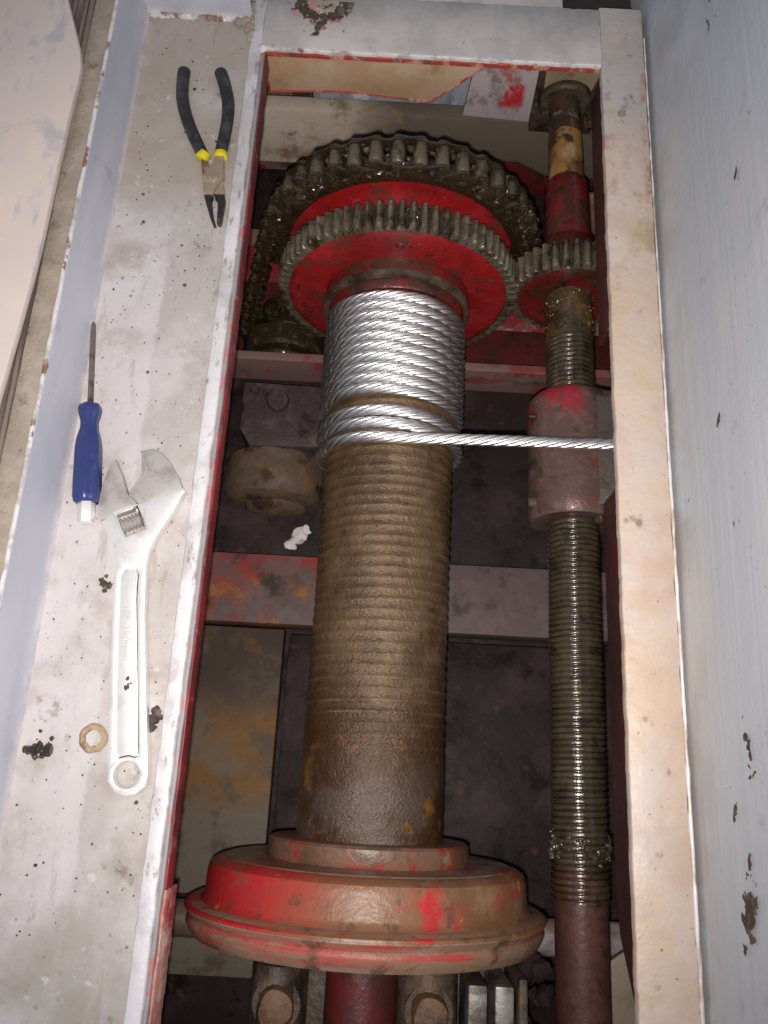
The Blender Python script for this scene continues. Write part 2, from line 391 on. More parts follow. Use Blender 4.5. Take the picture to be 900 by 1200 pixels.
M['saddle'] = mat('saddle_tan', (.40, .32, .21), [dict(c=(.24, .17, .10), s=40, lo=.5, hi=.66)], rough=.5, bump=[(120, .001, .4)])
M['silver_lug'] = mat('silver_lug', (.26, .25, .24), [dict(c=(.10, .08, .065), s=35, lo=.44, hi=.60)], rough=.4, metal=.3, bump=[(140, .001, .4)])
M['pipe'] = mat('pale_pipe', (.36, .34, .37), [dict(c=(.22, .16, .12), s=25, lo=.46, hi=.62), dict(c=(.10, .07, .045), type='flat', m=[('X', .05, -.10)], k=.85)], rough=.45, bump=[(120, .0008, .4)])
M['tan_plate'] = mat('tan_plate', (.26, .20, .14), [dict(c=(.15, .11, .07), s=22, lo=.46, hi=.64)], rough=.5, bump=[(120, .0008, .4)])

M['chrome'] = mat('satin_chrome', (.90, .90, .88), [dict(c=(.62, .59, .54), s=34, lo=.56, hi=.72, k=.7), dict(c=(.55, .53, .50), s=(300, 30, 300), lo=.60, hi=.70, k=.5), dict(c=(.30, .26, .21), type='dots', s=120, lo=.05, hi=.2, k=.7)], rough=.36, metal=.5, rvar=.12, bump=[((500, 60, 500), .0003, .5)])
M['jaw_steel'] = mat('jaw_steel', (.53, .50, .48), [dict(c=(.38, .35, .33), s=60, lo=.45, hi=.65)], rough=.42, metal=.35, rvar=.08)
M['stamp'] = mat('stamped_marks', (.55, .53, .49), rough=.5, metal=.1)
M['blue_plastic'] = mat('blue_plastic', (.030, .044, .165), [dict(c=(.06, .065, .17), s=(120, 40, 120), lo=.52, hi=.68, k=.6), dict(c=(.10, .09, .10), s=70, lo=.66, hi=.72, k=.6)], rough=.30, bump=[(200, .0005, .4)], rvar=.2)
M['driver_steel'] = mat('driver_shaft_steel', (.26, .22, .20), [dict(c=(.12, .085, .065), s=60, lo=.46, hi=.62)], rough=.35, metal=.6)
M['black_grip'] = mat('black_vinyl_grip', (.020, .019, .021), [dict(c=(.055, .050, .050), s=60, lo=.48, hi=.66), dict(c=(.12, .10, .09), s=(140, 60, 140), lo=.62, hi=.70, k=.6)], rough=.45, bump=[(260, .0008, .5)], rvar=.2)
M['yellow_band'] = mat('yellow_band', (.72, .60, .01), [dict(c=(.45, .34, .04), s=80, lo=.58, hi=.7)], rough=.4)
M['plier_steel'] = mat('tarnished_plier_steel', (.40, .31, .22), [dict(c=(.20, .13, .075), s=70, lo=.52, hi=.66), dict(c=(.50, .42, .33), s=50, lo=.5, hi=.64)], rough=.42, metal=.45, bump=[(180, .0007, .4)])
M['black_steel'] = mat('black_oxide_steel', (.022, .020, .019), [dict(c=(.08, .06, .05), s=80, lo=.6, hi=.7)], rough=.38)
M['washer'] = mat('rust_ring', (.42, .33, .22), [dict(c=(.24, .15, .08), s=110, lo=.5, hi=.64)], rough=.6, bump=[(260, .0008, .5)])
M['crumb'] = mat('dirt_crumb_and_shade', (.06, .045, .035), [dict(c=(.16, .12, .09), s=120, lo=.5, hi=.65)], rough=.6, bump=[(300, .001, .5)])
M['scrap'] = mat('white_scrap', (.80, .74, .74), [dict(c=(.55, .40, .40), s=70, lo=.55, hi=.68)], rough=.6)

# ------------------------------------------------------------------ mesh helpers
WL = {}                                            # world position of every object's origin

def link(o, parent=None, wloc=Vector((0, 0, 0))):
    COL.objects.link(o)
    WL[o.name] = Vector(wloc)
    if parent is not None:
        o.parent = parent
        o.location = Vector(wloc) - WL[parent.name]
    else:
        o.location = wloc
    return o

def from_bm(name, bm, m, parent=None, smooth=True, angle=35):
    bmesh.ops.recalc_face_normals(bm, faces=bm.faces)
    lo = Vector((1e9,) * 3); hi = -lo
    for v in bm.verts:
        for i in range(3):
            lo[i] = min(lo[i], v.co[i]); hi[i] = max(hi[i], v.co[i])
    c = (lo + hi) / 2
    for v in bm.verts:
        v.co -= c
    if smooth:
        for f in bm.faces:
            f.smooth = True
        lim = math.radians(angle)
        for e in bm.edges:
            if len(e.link_faces) == 2 and e.calc_face_angle(0) > lim:
                e.smooth = False
    me = bpy.data.meshes.new(name)
    bm.to_mesh(me)
    bm.free()
    me.materials.append(M[m])
    return link(bpy.data.objects.new(name, me), parent, c)

def empty(name, loc, label=None, cat=None, group=None):
    e = bpy.data.objects.new(name, None)
    e.empty_display_size = .02
    link(e, None, Vector(loc))
    if label:
        tag(e, label, cat, group)
    return e

def tag(o, label, cat, group=None):
    o['label'] = label
    o['category'] = cat
    if group:
        o['group'] = group
    return o

def struct(o):
    o['kind'] = 'structure'
    return o

def bm_box(bm, x0, x1, y0, y1, z0, z1, bev=0.0, seg=2):
    r = bmesh.ops.create_cube(bm, size=1)
    for v in r['verts']:
        v.co = Vector(((x0 + x1) / 2 + v.co.x * (x1 - x0), (y0 + y1) / 2 + v.co.y * (y1 - y0), (z0 + z1) / 2 + v.co.z * (z1 - z0)))
    if bev:
        es = list({e for v in r['verts'] for e in v.link_edges})
        bmesh.ops.bevel(bm, geom=es, offset=bev, segments=seg, affect='EDGES', profile=.6)

def box(name, m, x0, x1, y0, y1, z0, z1, bev=.001, parent=None):
    bm = bmesh.new()
    bm_box(bm, x0, x1, y0, y1, z0, z1, bev)
    return from_bm(name, bm, m, parent)

def ragged_bar(name, m, x0, x1, y0, y1, z0, z1, n=160, amp=.0008, bev=.0012, parent=None, seed=0, ampz=.0003):
    """a long bar along Y whose edges wander like hand-cut, thickly painted steel"""
    prof = [(x0, z0), (x0, z1 - bev), (x0 + bev * .4, z1 - bev * .35), (x0 + bev, z1), (x1 - bev, z1), (x1 - bev * .4, z1 - bev * .35), (x1, z1 - bev), (x1, z0)]
    bm = bmesh.new()
    rows = []
    for i in range(n + 1):
        y = y0 + (y1 - y0) * i / n
        a = noise.noise((y * 45, seed, 0)) * amp + noise.noise((y * 160, seed, 3)) * amp * .6
        b = noise.noise((y * 45, seed, 7)) * amp + noise.noise((y * 160, seed, 9)) * amp * .6
        c = noise.noise((y * 60, seed, 5)) * ampz
        row = []
        for (x, z) in prof:
            t = (x - x0) / (x1 - x0)
            row.append(bm.verts.new((x + a * (1 - t) + b * t, y, z + (c if z > z0 else 0))))
        rows.append(row)
    for i in range(n):
        for j in range(len(prof)):
            k = (j + 1) % len(prof)
            bm.faces.new((rows[i][j], rows[i][k], rows[i + 1][k], rows[i + 1][j]))
    bm.faces.new(rows[0]); bm.faces.new(rows[-1])
    return from_bm(name, bm, m, parent, angle=50)

def bm_lathe(bm, prof, cx, cz, seg=64, axis='Y', closed=False, jit=0.0):
    """prof: (radius, along). axis Y by default, about (cx, cz)"""
    rows = []
    for (r, y) in prof:
        row = []
        for i in range(seg):
            a = 2 * math.pi * i / seg
            rr = r + (noise.noise((math.cos(a) * 2.2, math.sin(a) * 2.2, y * 60)) * jit if jit else 0)
            if axis == 'Y':
                co = (cx + rr * math.cos(a), y, cz + rr * math.sin(a))
            elif axis == 'Z':
                co = (cx + rr * math.cos(a), cz + rr * math.sin(a), y)
            else:
                co = (y, cx + rr * math.cos(a), cz + rr * math.sin(a))
            row.append(bm.verts.new(co))
        rows.append(row)
    n = len(rows)
    for i in range(n if closed else n - 1):
        A, B = rows[i], rows[(i + 1) % n]
        for j in range(seg):
            k = (j + 1) % seg
            bm.faces.new((A[j], A[k], B[k], B[j]))
    if not closed:
        bm.faces.new(rows[0]); bm.faces.new(rows[-1])

def lathe(name, m, prof, cx, cz, seg=64, parent=None, axis='Y', closed=False, angle=35, jit=0.0):
    bm = bmesh.new()
    bm_lathe(bm, prof, cx, cz, seg, axis, closed, jit)
    return from_bm(name, bm, m, parent, angle=angle)

def prism(name, m, outline, z0, z1, holes=(), bev=.0006, parent=None, plane='XY', smooth_n=0):
    """filled outline with holes, extruded z0..z1; plane YZ lays (y,z) outlines with x as height, XZ lays (x,z) with y as height"""
    cu = bpy.data.curves.new('c', 'CURVE')
    cu.dimensions = '2D'
    cu.fill_mode = 'BOTH'
    b = min(bev, (z1 - z0) * .45)
    cu.extrude = (z1 - z0) / 2 - b
    cu.bevel_depth = b
    cu.bevel_resolution = 1
    cu.offset = -b
    for pts in [outline] + list(holes):
        sp = cu.splines.new('POLY')
        sp.points.add(len(pts) - 1)
        for p, q in zip(sp.points, pts):
            p.co = (q[0], q[1], 0, 1)
        sp.use_cyclic_u = True
    ob = bpy.data.objects.new('c', cu)
    COL.objects.link(ob)
    dg = bpy.context.evaluated_depsgraph_get()
    me = bpy.data.meshes.new_from_object(ob.evaluated_get(dg))
    bm = bmesh.new()
    bm.from_mesh(me)
    bpy.data.objects.remove(ob); bpy.data.curves.remove(cu); bpy.data.meshes.remove(me)
    bmesh.ops.remove_doubles(bm, verts=bm.verts, dist=1e-6)
    zc = (z0 + z1) / 2
    for v in bm.verts:
        x, y, z = v.co
        if plane == 'XY':
            v.co = (x, y, z + zc)
        elif plane == 'YZ':
            v.co = (z + zc, x, y)
        else:
            v.co = (x, z + zc, y)
    return from_bm(name, bm, m, parent)

def smooth_closed(pts, n=6):
    """Catmull-Rom through a closed outline"""
    out = []
    L = len(pts)
    for i in range(L):
        p0, p1, p2, p3 = (Vector(pts[(i + k) % L]) for k in (-1, 0, 1, 2))
        for j in range(n):
            t = j / n
            out.append(tuple(.5 * ((2 * p1) + (p2 - p0) * t + (2 * p0 - 5 * p1 + 4 * p2 - p3) * t * t + (3 * p1 - p0 - 3 * p2 + p3) * t ** 3)))
    return out

def smooth_open(pts, n=8):
    out = []
    L = len(pts)
    for i in range(L - 1):
        p0, p1, p2, p3 = (Vector(pts[min(max(i + k, 0), L - 1)]) for k in (-1, 0, 1, 2))
        for j in range(n):
            t = j / n
            out.append(.5 * ((2 * p1) + (p2 - p0) * t + (2 * p0 - 5 * p1 + 4 * p2 - p3) * t * t + (3 * p1 - p0 - 3 * p2 + p3) * t ** 3))
    out.append(Vector(pts[-1]))
    return out

def bm_tube(bm, path, rad, sides=10, flat=1.0, cap_round=True):
    """tube along path; rad: function of 0..1; flat squashes it vertically"""
    path = [Vector(p) for p in path]
    n = len(path)
    rows = []
    for i, p in enumerate(path):
        t = (path[min(i + 1, n - 1)] - path[max(i - 1, 0)]).normalized()
        up = Vector((0, 0, 1))
        if abs(t.dot(up)) > .95:
            up = Vector((0, 1, 0))
        s = t.cross(up).normalized()
        u = s.cross(t).normalized()
        r = rad(i / (n - 1))
        rows.append([bm.verts.new(p + s * (r * math.cos(2 * math.pi * k / sides)) + u * (r * flat * math.sin(2 * math.pi * k / sides))) for k in range(sides)])
    for i in range(n - 1):
        for k in range(sides):
            j = (k + 1) % sides
            bm.faces.new((rows[i][k], rows[i][j], rows[i + 1][j], rows[i + 1][k]))
    bm.faces.new(rows[0]); bm.faces.new(rows[-1])

def tube(name, m, path, rad, sides=12, flat=1.0, parent=None, angle=50):
    bm = bmesh.new()
    bm_tube(bm, path, rad if callable(rad) else (lambda t: rad), sides, flat)
    return from_bm(name, bm, m, parent, angle=angle)

def lump(bm, c, r, seed, flat=.6, sub=2, amp=.45):
    v = bmesh.ops.create_icosphere(bm, subdivisions=sub, radius=1)['verts']
    for q in v:
        d = q.co.copy()
        k = 1 + amp * noise.noise(d * 1.6 + Vector((seed * 7.3, seed * 3.1, 0))) + amp * .6 * noise.noise(d * 4 + Vector((seed * 2.3, 0, seed)))
        q.co = Vector(c) + Vector((d.x * r * k, d.y * r * k, d.z * r * flat * k))

# ------------------------------------------------------------------ the setting
TZ = -.004                                        # tray floor level; the rails' top is z = 0
# tray floor: a gently dented sheet
bm = bmesh.new()
NX, NY = 30, 200
g = [[bm.verts.new((-.2515 + (.1025) * i / NX, -.34 + 1.025 * j / NY, TZ + .0007 * noise.noise((i * .25, j * .2, 1)) + .0004 * noise.noise((i * .7, j * .6, 4)))) for j in range(NY + 1)] for i in range(NX + 1)]
for i in range(NX):
    for j in range(NY):
        bm.faces.new((g[i][j], g[i + 1][j], g[i + 1][j + 1], g[i][j + 1]))
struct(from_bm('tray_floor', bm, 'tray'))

def strip_wall(name, m, p0, p1, y0, y1, th, n=140, amp=.0007, seed=0):
    """thin wall running along Y, from p0=(x,z) foot to p1=(x,z) top, th thick to the -X side, wavering a little"""
    bm = bmesh.new()
    rows = []
    K = 8
    for i in range(n + 1):
        y = y0 + (y1 - y0) * i / n
        row = []
        for k in range(K + 1):
            t = k / K
            w = amp * (noise.noise((y * 14, seed, t * 2)) + .4 * noise.noise((y * 70, seed, t * 3)))
            row.append(bm.verts.new((p0[0] + (p1[0] - p0[0]) * t + w, y, p0[1] + (p1[1] - p0[1]) * t + (w * .8 if k == K else 0))))
        for k in range(K, -1, -K):
            v = row[k].co
            row.append(bm.verts.new((v.x - th, v.y, v.z)))
        rows.append(row)
    R = len(rows[0])
    for i in range(n):
        for j in range(R):
            k = (j + 1) % R
            bm.faces.new((rows[i][j], rows[i][k], rows[i + 1][k], rows[i + 1][j]))
    return from_bm(name, bm, m, angle=50)

tw = struct(strip_wall('tray_wall', 'tray_side', (-.2500, -.006), (-.2600, .0445), -.34, .69, .0030, seed=2))
ragged_bar('tray_lip', 'edge_white', -.2636, -.2604, -.34, .69, .0430, .0458, amp=.0011, bev=.0008, parent=tw, seed=4, ampz=.0006)
te = struct(box('tray_end_wall', 'tray_side', -.256, -.1512, .682, .687, -.006, .07, .0015))
bm = bmesh.new()
for i in range(40):
    t = i / 39
    lump(bm, (-.247 + .094 * t, .681, TZ + .0005), .0035 + .0015 * random.random(), i, .6, 1)
from_bm('weld_bead', bm, 'edge_white', te)
struct(ragged_bar('sill', 'ledge', -.2830, -.2642, -.34, .80, .028, .0405, amp=.0006, bev=.001, seed=6))
s_ = empty('rubber_seal', (-.287, .2, .03), 'dark ribbed rubber seal between the tan sill and the pink panel', 'seal')
for k, (xx, rr) in enumerate(((-.2850, .0026), (-.2900, .0026), (-.2950, .0026), (-.3000, .0026), (-.3050, .0026))):
    tube('rib', 'rubber', [(xx, y, .0405 + .0004 * noise.noise((y * 30, k, 0))) for y in [-.34 + .03 * i for i in range(39)]], rr, 8, parent=s_)
box('backing', 'crack_dark', -.33, -.2832, -.34, .80, .026, .038, .001, parent=s_)

pan = [(-.335, .66), (-.312, .655), (-.3015, .632), (-.290, .600), (-.2805, .573), (-.2770, .556), (-.2768, .540), (-.2785, .500), (-.2790, .440), (-.2795, .377), (-.2835, .300), (-.2870, .244), (-.2900, .10), (-.2920, -.34), (-.56, -.34), (-.56, .66)]
o = prism('scuffed_panel', 'panel', pan, .046, .054, bev=.0022)
tag(o, 'scuffed pinkish white panel at the upper left corner', 'panel')

# end plate and rails: one welded steel frame round the opening
fr = empty('steel_housing', (.02, .2, -.03), 'grey painted steel housing with red inner edges around the winch opening', 'housing')
ragged_bar('left_rail', 'rail_left', -.1505, -.1392, -.34, .7085, -.030, 0, n=260, amp=.0011, bev=.0011, parent=fr, seed=1)
ragged_bar('rail_bevel', 'rail_grey', -.1392, -.1362, -.34, .6440, -.030, -.0035, n=200, amp=.0007, bev=.0006, parent=fr, seed=11)
ragged_bar('inner_face', 'red_inner', -.1362, -.1346, -.085, .6440, -.026, -.0065, n=180, amp=.0007, bev=.0005, parent=fr, seed=12)
ragged_bar('inner_face', 'pink_scale', -.1362, -.1340, -.34, -.086, -.038, -.0062, n=120, amp=.0012, bev=.0010, parent=fr, seed=13)
ragged_bar('right_rail', 'rail_right', .1832, .2240, -.34, .7150, -.008, 0, n=260, amp=.0010, bev=.0010, parent=fr, seed=2)
# end plate runs along X: build along Y then turn
def end_bar(name, m, x0, x1, y0, y1, z0, z1, seed, amp):
    bm = bmesh.new()
    rows = []
    n = 120
    bev = .0012
    prof = [(y0, z0), (y0, z1 - bev), (y0 + bev * .4, z1 - bev * .35), (y0 + bev, z1), (y1 - bev, z1), (y1, z1 - bev), (y1, z0)]
    for i in range(n + 1):
        x = x0 + (x1 - x0) * i / n
        a = noise.noise((x * 60, seed, 0)) * amp + noise.noise((x * 200, seed, 3)) * amp * .6
        rows.append([bm.verts.new((x, y + (a if y < (y0 + y1) / 2 else -a), z)) for (y, z) in prof])
    for i in range(n):
        for j in range(len(prof)):
            k = (j + 1) % len(prof)
            bm.faces.new((rows[i][j], rows[i][k], rows[i + 1][k], rows[i + 1][j]))
    bm.faces.new(rows[0]); bm.faces.new(rows[-1])
    return from_bm(name, bm, m, fr, angle=50)
end_bar('end_plate', 'end_plate', -.1391, .1831, .6455, .7140, -.008, -.0004, 5, .0009)
end_bar('worn_edge', 'edge_white', -.1388, .1829, .6437, .6453, -.004, .0002, 6, .0012)
end_bar('red_edge', 'red_edge', -.1386, .1827, .6436, .6462, -.0095, -.0042, 7, .0006)
# right rail's downstand, in two lengths with the notch for the nut block between
prism('downstand', 'downstand', [(.372, -.009), (.640, -.009), (.640, -.045), (.372, -.045)], .1842, .1882, parent=fr, plane='YZ')
prism('downstand', 'downstand', [(.222, -.009), (.222, -.047), (-.075, -.047), (-.105, -.040), (-.140, -.012), (-.142, -.009)], .1842, .1882, parent=fr, plane='YZ')
# gusset end wall: tan plate with a diagonal cut, red along the cut
gus = prism('gusset', 'tan_wall', [(-.1385, -.0095), (.076, -.0095), (.025, -.057), (-.065, -.050), (-.1385, -.054)], .6465, .6505, parent=fr, plane='XZ')
def edge_strip(pts, nm='red_edge'):
    tube(nm, 'red_edge', smooth_open(pts, 6), lambda t: .0011 + .0005 * noise.noise((t * 14, pts[0][0] * 50, 2)), 6, parent=gus)
edge_strip([(.0765, .6462, -.0085), (.050, .6462, -.0335), (.0255, .6462, -.057)])
edge_strip([(.0250, .6462, -.0572), (-.020, .6462, -.0535), (-.065, .6462, -.0502), (-.100, .6462, -.0520), (-.138, .6462, -.0542)])
edge_strip([(-.1375, .6462, -.0095), (-.1375, .6462, -.030), (-.1375, .6462, -.0540)])
# bead of caulk along the right rail
bm = bmesh.new()
bm_tube(bm, [(.2250 + .0004 * noise.noise((y * 60, 1, 0)), y, -.0004 + .0005 * noise.noise((y * 90, 2, 0))) for y in [-.34 + .005 * i for i in range(205)]],
        lambda t: max(.0004, .0006 + .0012 * (1 - t) + .0006 * noise.noise((t * 60, 0, 5)) + .0004 * noise.noise((t * 200, 3, 5))), 8)
from_bm('caulk_bead', bm, 'caulk', fr)
# weld blob at the inner corner
bm = bmesh.new(); lump(bm, (-.1385, .6435, -.001), .0045, 3, .7)
from_bm('weld_bead', bm, 'edge_white', fr)
bm = bmesh.new()
for i in range(14):
    lump(bm, (-.1515 + .001 * random.random(), .655 + .0032 * i, -.001), .003, 40 + i, .8, 1)
from_bm('weld_bead', bm, 'ledge', fr)

# tall painted side wall on the right, leaning outwards a little
bm = bmesh.new()
NX, NY = 24, 60
g = [[bm.verts.new((.2268 + .030 * (i / NX) + .0012 * noise.noise((i * .3, j * .2, 3)), -.36 + 1.5 * j / NY, -.05 + .62 * i / NX)) for j in range(NY + 1)] for i in range(NX + 1)]
for i in range(NX):
    for j in range(NY):
        bm.faces.new((g[i][j], g[i + 1][j], g[i + 1][j + 1], g[i][j + 1]))
r = bmesh.ops.extrude_face_region(bm, geom=list(bm.faces))
for v in [x for x in r['geom'] if isinstance(x, bmesh.types.BMVert)]:
    v.co.x += .004
struct(from_bm('side_wall', bm, 'side_wall'))

# pit
struct(box('pit_floor', 'pit_dark', -.24, .33, -.40, .88, -.43, -.41, .001))
struct(box('pit_wall_left', 'pit_wall', -.245, -.232, -.40, .88, -.409, -.058, .001))
struct(box('pit_wall_right', 'pit_wall', .312, .325, -.40, .88, -.409, -.009, .001))
struct(box('pit_wall_near', 'pit_wall', -.231, .311, -.40, -.38, -.409, -.009, .001))
struct(box('pit_wall_far', 'back_wall', -.231, .311, .850, .865, -.409, -.052, .001))
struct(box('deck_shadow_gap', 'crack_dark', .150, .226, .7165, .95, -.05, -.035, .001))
struct(box('rear_deck', 'end_plate', -.2, .149, .7180, .95, -.016, -.006, .001))

# ------------------------------------------------------------------ pit furniture
b = box('cross_beam', 'beam', -.231, .311, .148, .227, -.335, -.300, .002)
tag(b, 'worn crossbeam under the middle of the drum, red and rusty at its left end', 'beam')
e = empty('cross_beam', (.04, .55, -.36), 'dark red crossbeam with a pale edge below the gears', 'beam')
box('web', 'dark_red', -.231, .311, .486, .575, -.409, -.372, .002, e)
box('flange_edge', 'beam_edge', -.231, .311, .474, .4855, -.409, -.300, .002, e)
b = box('base_plate', 'pit_dark', -.231, .311, .228, .4735, -.385, -.352, .002)
tag(b, 'blackened base plate deep behind the nut block', 'plate')
b = box('base_plate', 'pit_dark', -.104, .311, -.135, .147, -.395, -.362, .002)
tag(b, 'dark speckled base plate between drum and lower screw', 'plate')
b = box('side_plate', 'plate_rust', -.231, -.106, -.133, .146, -.340, -.322, .002)
tag(b, 'grey steel plate with a rust patch left of the drum', 'plate')
b = box('side_plate', 'plate_rust', -.231, -.070, -.205, -.168, -.330, -.310, .002)
tag(b, 'dull grey plate under the bottom left of the red flange', 'plate')
b = lathe('cross_pipe', 'pipe', [(.017, -.231), (.017, .311)], -.150, -.288, 40, axis='X')
tag(b, 'pale cross pipe passing behind the red flange', 'pipe')
b = prism('corner_plate', 'tan_plate', [(.205, -.165), (.262, -.128), (.311, -.128), (.311, -.375), (.205, -.375)], -.215, -.208, bev=.001)
tag(b, 'tan plate in the lower right corner beside the screw', 'plate')

# motor stub at the left, below the left rail
mo = empty('motor', (-.13, .35, -.36), 'grimy motor housing with bolt and rusty round end left of the drum', 'motor')
prism('housing', 'motor', [(-.178, .440), (-.075, .438), (-.075, .358), (-.163, .356), (-.178, .378)], -.350, -.292, bev=.004, parent=mo)
lathe('bolt', 'motor', [(.0135, -.296), (.0135, -.288), (.012, -.2845)], -.134, .414, 24, mo, 'Z')
lathe('bolt', 'motor', [(.005, -.296), (.005, -.289), (.004, -.287)], -.163, .428, 12, mo, 'Z')
lathe('rim', 'motor_rust', [(.052, .364), (.061, .358), (.064, .330), (.062, .316), (.056, .306), (.046, .301), (.036, .300)], -.137, -.356, 48, mo, jit=.002)
lathe('shaft_end', 'motor_rust', [(.040, .303), (.037, .296), (.030, .291), (.016, .289), (.010, .287)], -.134, -.357, 40, mo, jit=.002)
bm = bmesh.new()
lump(bm, (-.100, .263, -.343), .010, 5, .55, 2, .6); lump(bm, (-.110, .252, -.345), .007, 8, .5, 2, .7); lump(bm, (-.094, .270, -.342), .006, 9, .5, 2, .7)
tag(from_bm('paper_scrap', bm, 'scrap'), 'small crumpled white scrap lying below the motor stub', 'scrap')

# far end, under the end plate
b = box('end_beam', 'cream_beam', -.231, .311, .768, .790, -.298, -.205, .003)
tag(b, 'cream end beam with soot behind the big chain sprocket', 'beam')
e = empty('steel_strip', (-.02, .80, -.21), 'bare steel strip coloured as if daylit in the gap under the tan gusset', 'strip')
box('strip', 'daylit_steel', -.116, .080, .800, .806, -.226, -.165, .001, e)
box('tab', 'silver_lug', -.142, -.117, .7985, .806, -.226, -.165, .001, e)
b = prism('end_lug', 'lug_grey', [(.066, -.010), (.128, -.010), (.130, -.086), (.060, -.082)], .655, .661, plane='XZ')
tag(b, 'grey end lug with a red paint patch beside the bearing', 'lug')
b = prism('brace_plate', 'dark_red', [(.085, -.262), (.150, -.262), (.228, -.306), (.228, -.325), (.150, -.305), (.085, -.290)], .752, .758, plane='XZ')
tag(b, 'red brace strip above the pinion gear', 'plate')
b = prism('brace_plate', 'back_wall', [(.228, -.300), (.310, -.300), (.310, -.408), (.228, -.408)], .740, .748, plane='XZ')
tag(b, 'pinkish brace plate right of the screw shaft', 'plate')
b = box('floor_plate', 'back_wall', -.231, .310, .585, .735, -.409, -.398, .002)
tag(b, 'stained pink and cream floor plate behind the sprocket', 'plate')
b = box('floor_plate', 'dark_red', -.225, -.120, .582, .640, -.3975, -.385, .002)
tag(b, 'dull red floor plate left of the chain', 'plate')
b = tube('pale_rod', 'edge_white', [(.128, .640, -.250), (.170, .655, -.240)], .0035, 8)
tag(b, 'short pale rod between sprocket and screw shaft', 'rod')

# ------------------------------------------------------------------ winch drum
XA, ZA = .002, -.160
RD = .0638
dr = empty('winch_drum', (XA, .2, ZA), 'rusty grooved winch drum with red end flange and red toothed gear', 'winch drum')

PITCH = .0112
GROOVE = .0096
def grooved(name, m, r, y0, y1, pitch, depth, cx, cz, parent, seg=96, per=8, shape='round', fade0=0.0, fade1=0.0, wear=0.0):
    bm = bmesh.new()
    n = int((y1 - y0) / pitch * per)
    rows = []
    for j in range(n + 1):
        y = y0 + (y1 - y0) * j / n
        f = 1.0
        if fade0:
            f *= min(1, max(0, (y - y0 - .055) / fade0))
        if fade1:
            f *= min(1, max(0, (y1 - y) / fade1))
        row = []
        for i in range(seg):
            a = 2 * math.pi * i / seg
            ph = (y / pitch + i / seg) % 1.0
            if shape == 'round':
                d = math.sin(math.pi * ph) ** .8
            else:
                d = min(1, max(0, (abs(ph - .5) - .10) / .14))
                d = 1 - d
            w = 1 + wear * noise.noise((math.cos(a) * 2, y * 30, math.sin(a) * 2)) * 1.4
            rr = r - depth * d * f * w + .0002 * noise.noise((math.cos(a) * 5, y * 90, math.sin(a) * 5))
            row.append(bm.verts.new((cx + rr * math.cos(a), y, cz + rr * math.sin(a))))
        rows.append(row)
    for j in range(n):
        for i in range(seg):
            k = (i + 1) % seg
            bm.faces.new((rows[j][i], rows[j][k], rows[j + 1][k], rows[j + 1][i]))
    bm.faces.new(rows[0]); bm.faces.new(rows[-1])
    return from_bm(name, bm, m, parent, angle=80)

grooved('drum_tube', 'drum', RD, -.060, .458, GROOVE, .0011, XA, ZA, dr, fade0=.05, wear=.5)

# end flange: stepped hub, cap, lip
lathe('flange_collar', 'flange_face', [(.066, -.0575), (.084, -.0580), (.0865, -.0600), (.0870, -.0700), (.0855, -.0745), (.080, -.0755)], XA, ZA, 96, dr)
fg = lathe('end_flange', 'flange_red', [(.060, -.0735), (.122, -.0750), (.128, -.0762), (.1335, -.0795), (.1355, -.0850), (.1358, -.1020), (.1375, -.1055), (.1400, -.1075)], XA, ZA, 128, dr, jit=.0008)
lathe('flange_face', 'flange_face', [(.088, -.0738), (.1215, -.0742), (.1222, -.0752), (.088, -.0752)], XA, ZA, 128, fg, closed=True, jit=.0006)
lathe('flange_lip', 'flange_edge', [(.132, -.1066), (.1475, -.1082), (.1508, -.1102), (.1512, -.1135), (.1488, -.1165), (.1475, -.1185), (.1490, -.1210), (.1490, -.1235), (.1465, -.1280), (.1430, -.1325), (.130, -.1335)], XA, ZA, 144, fg, jit=.0010)
lathe('lip_ridge', 'flange_red', [(.1490, -.1090), (.1514, -.1104), (.1517, -.1122), (.1490, -.1130)], XA, ZA, 144, fg, closed=True, jit=.0006)
lathe('shaft', 'dark_red', [(.030, -.132), (.030, -.30)], XA, ZA, 48, dr)

# gear hub, gear, teeth
lathe('hub_collar', 'red_greasy', [(.060, .448), (.0700, .4495), (.0715, .4520), (.0715, .4600), (.0760, .4612), (.0768, .4640), (.0768, .4812)], XA, ZA, 96, dr)
lathe('hub_ring', 'bearing', [(.0722, .4595), (.0770, .4602), (.0775, .4620), (.0775, .4660), (.0760, .4670), (.0722, .4670)], XA, ZA, 96, dr, closed=True)
GY0, GY1, GR0, GR1, GN = .4800, .5085, .1165, .1270, 72
gear = lathe('drum_gear', 'red_paint', [(.070, GY0), (.108, GY0), (.1145, GY0 + .0008), (GR0, GY0 + .002), (GR0, GY1 - .002), (.114, GY1), (.070, GY1)], XA, ZA, 144, dr)

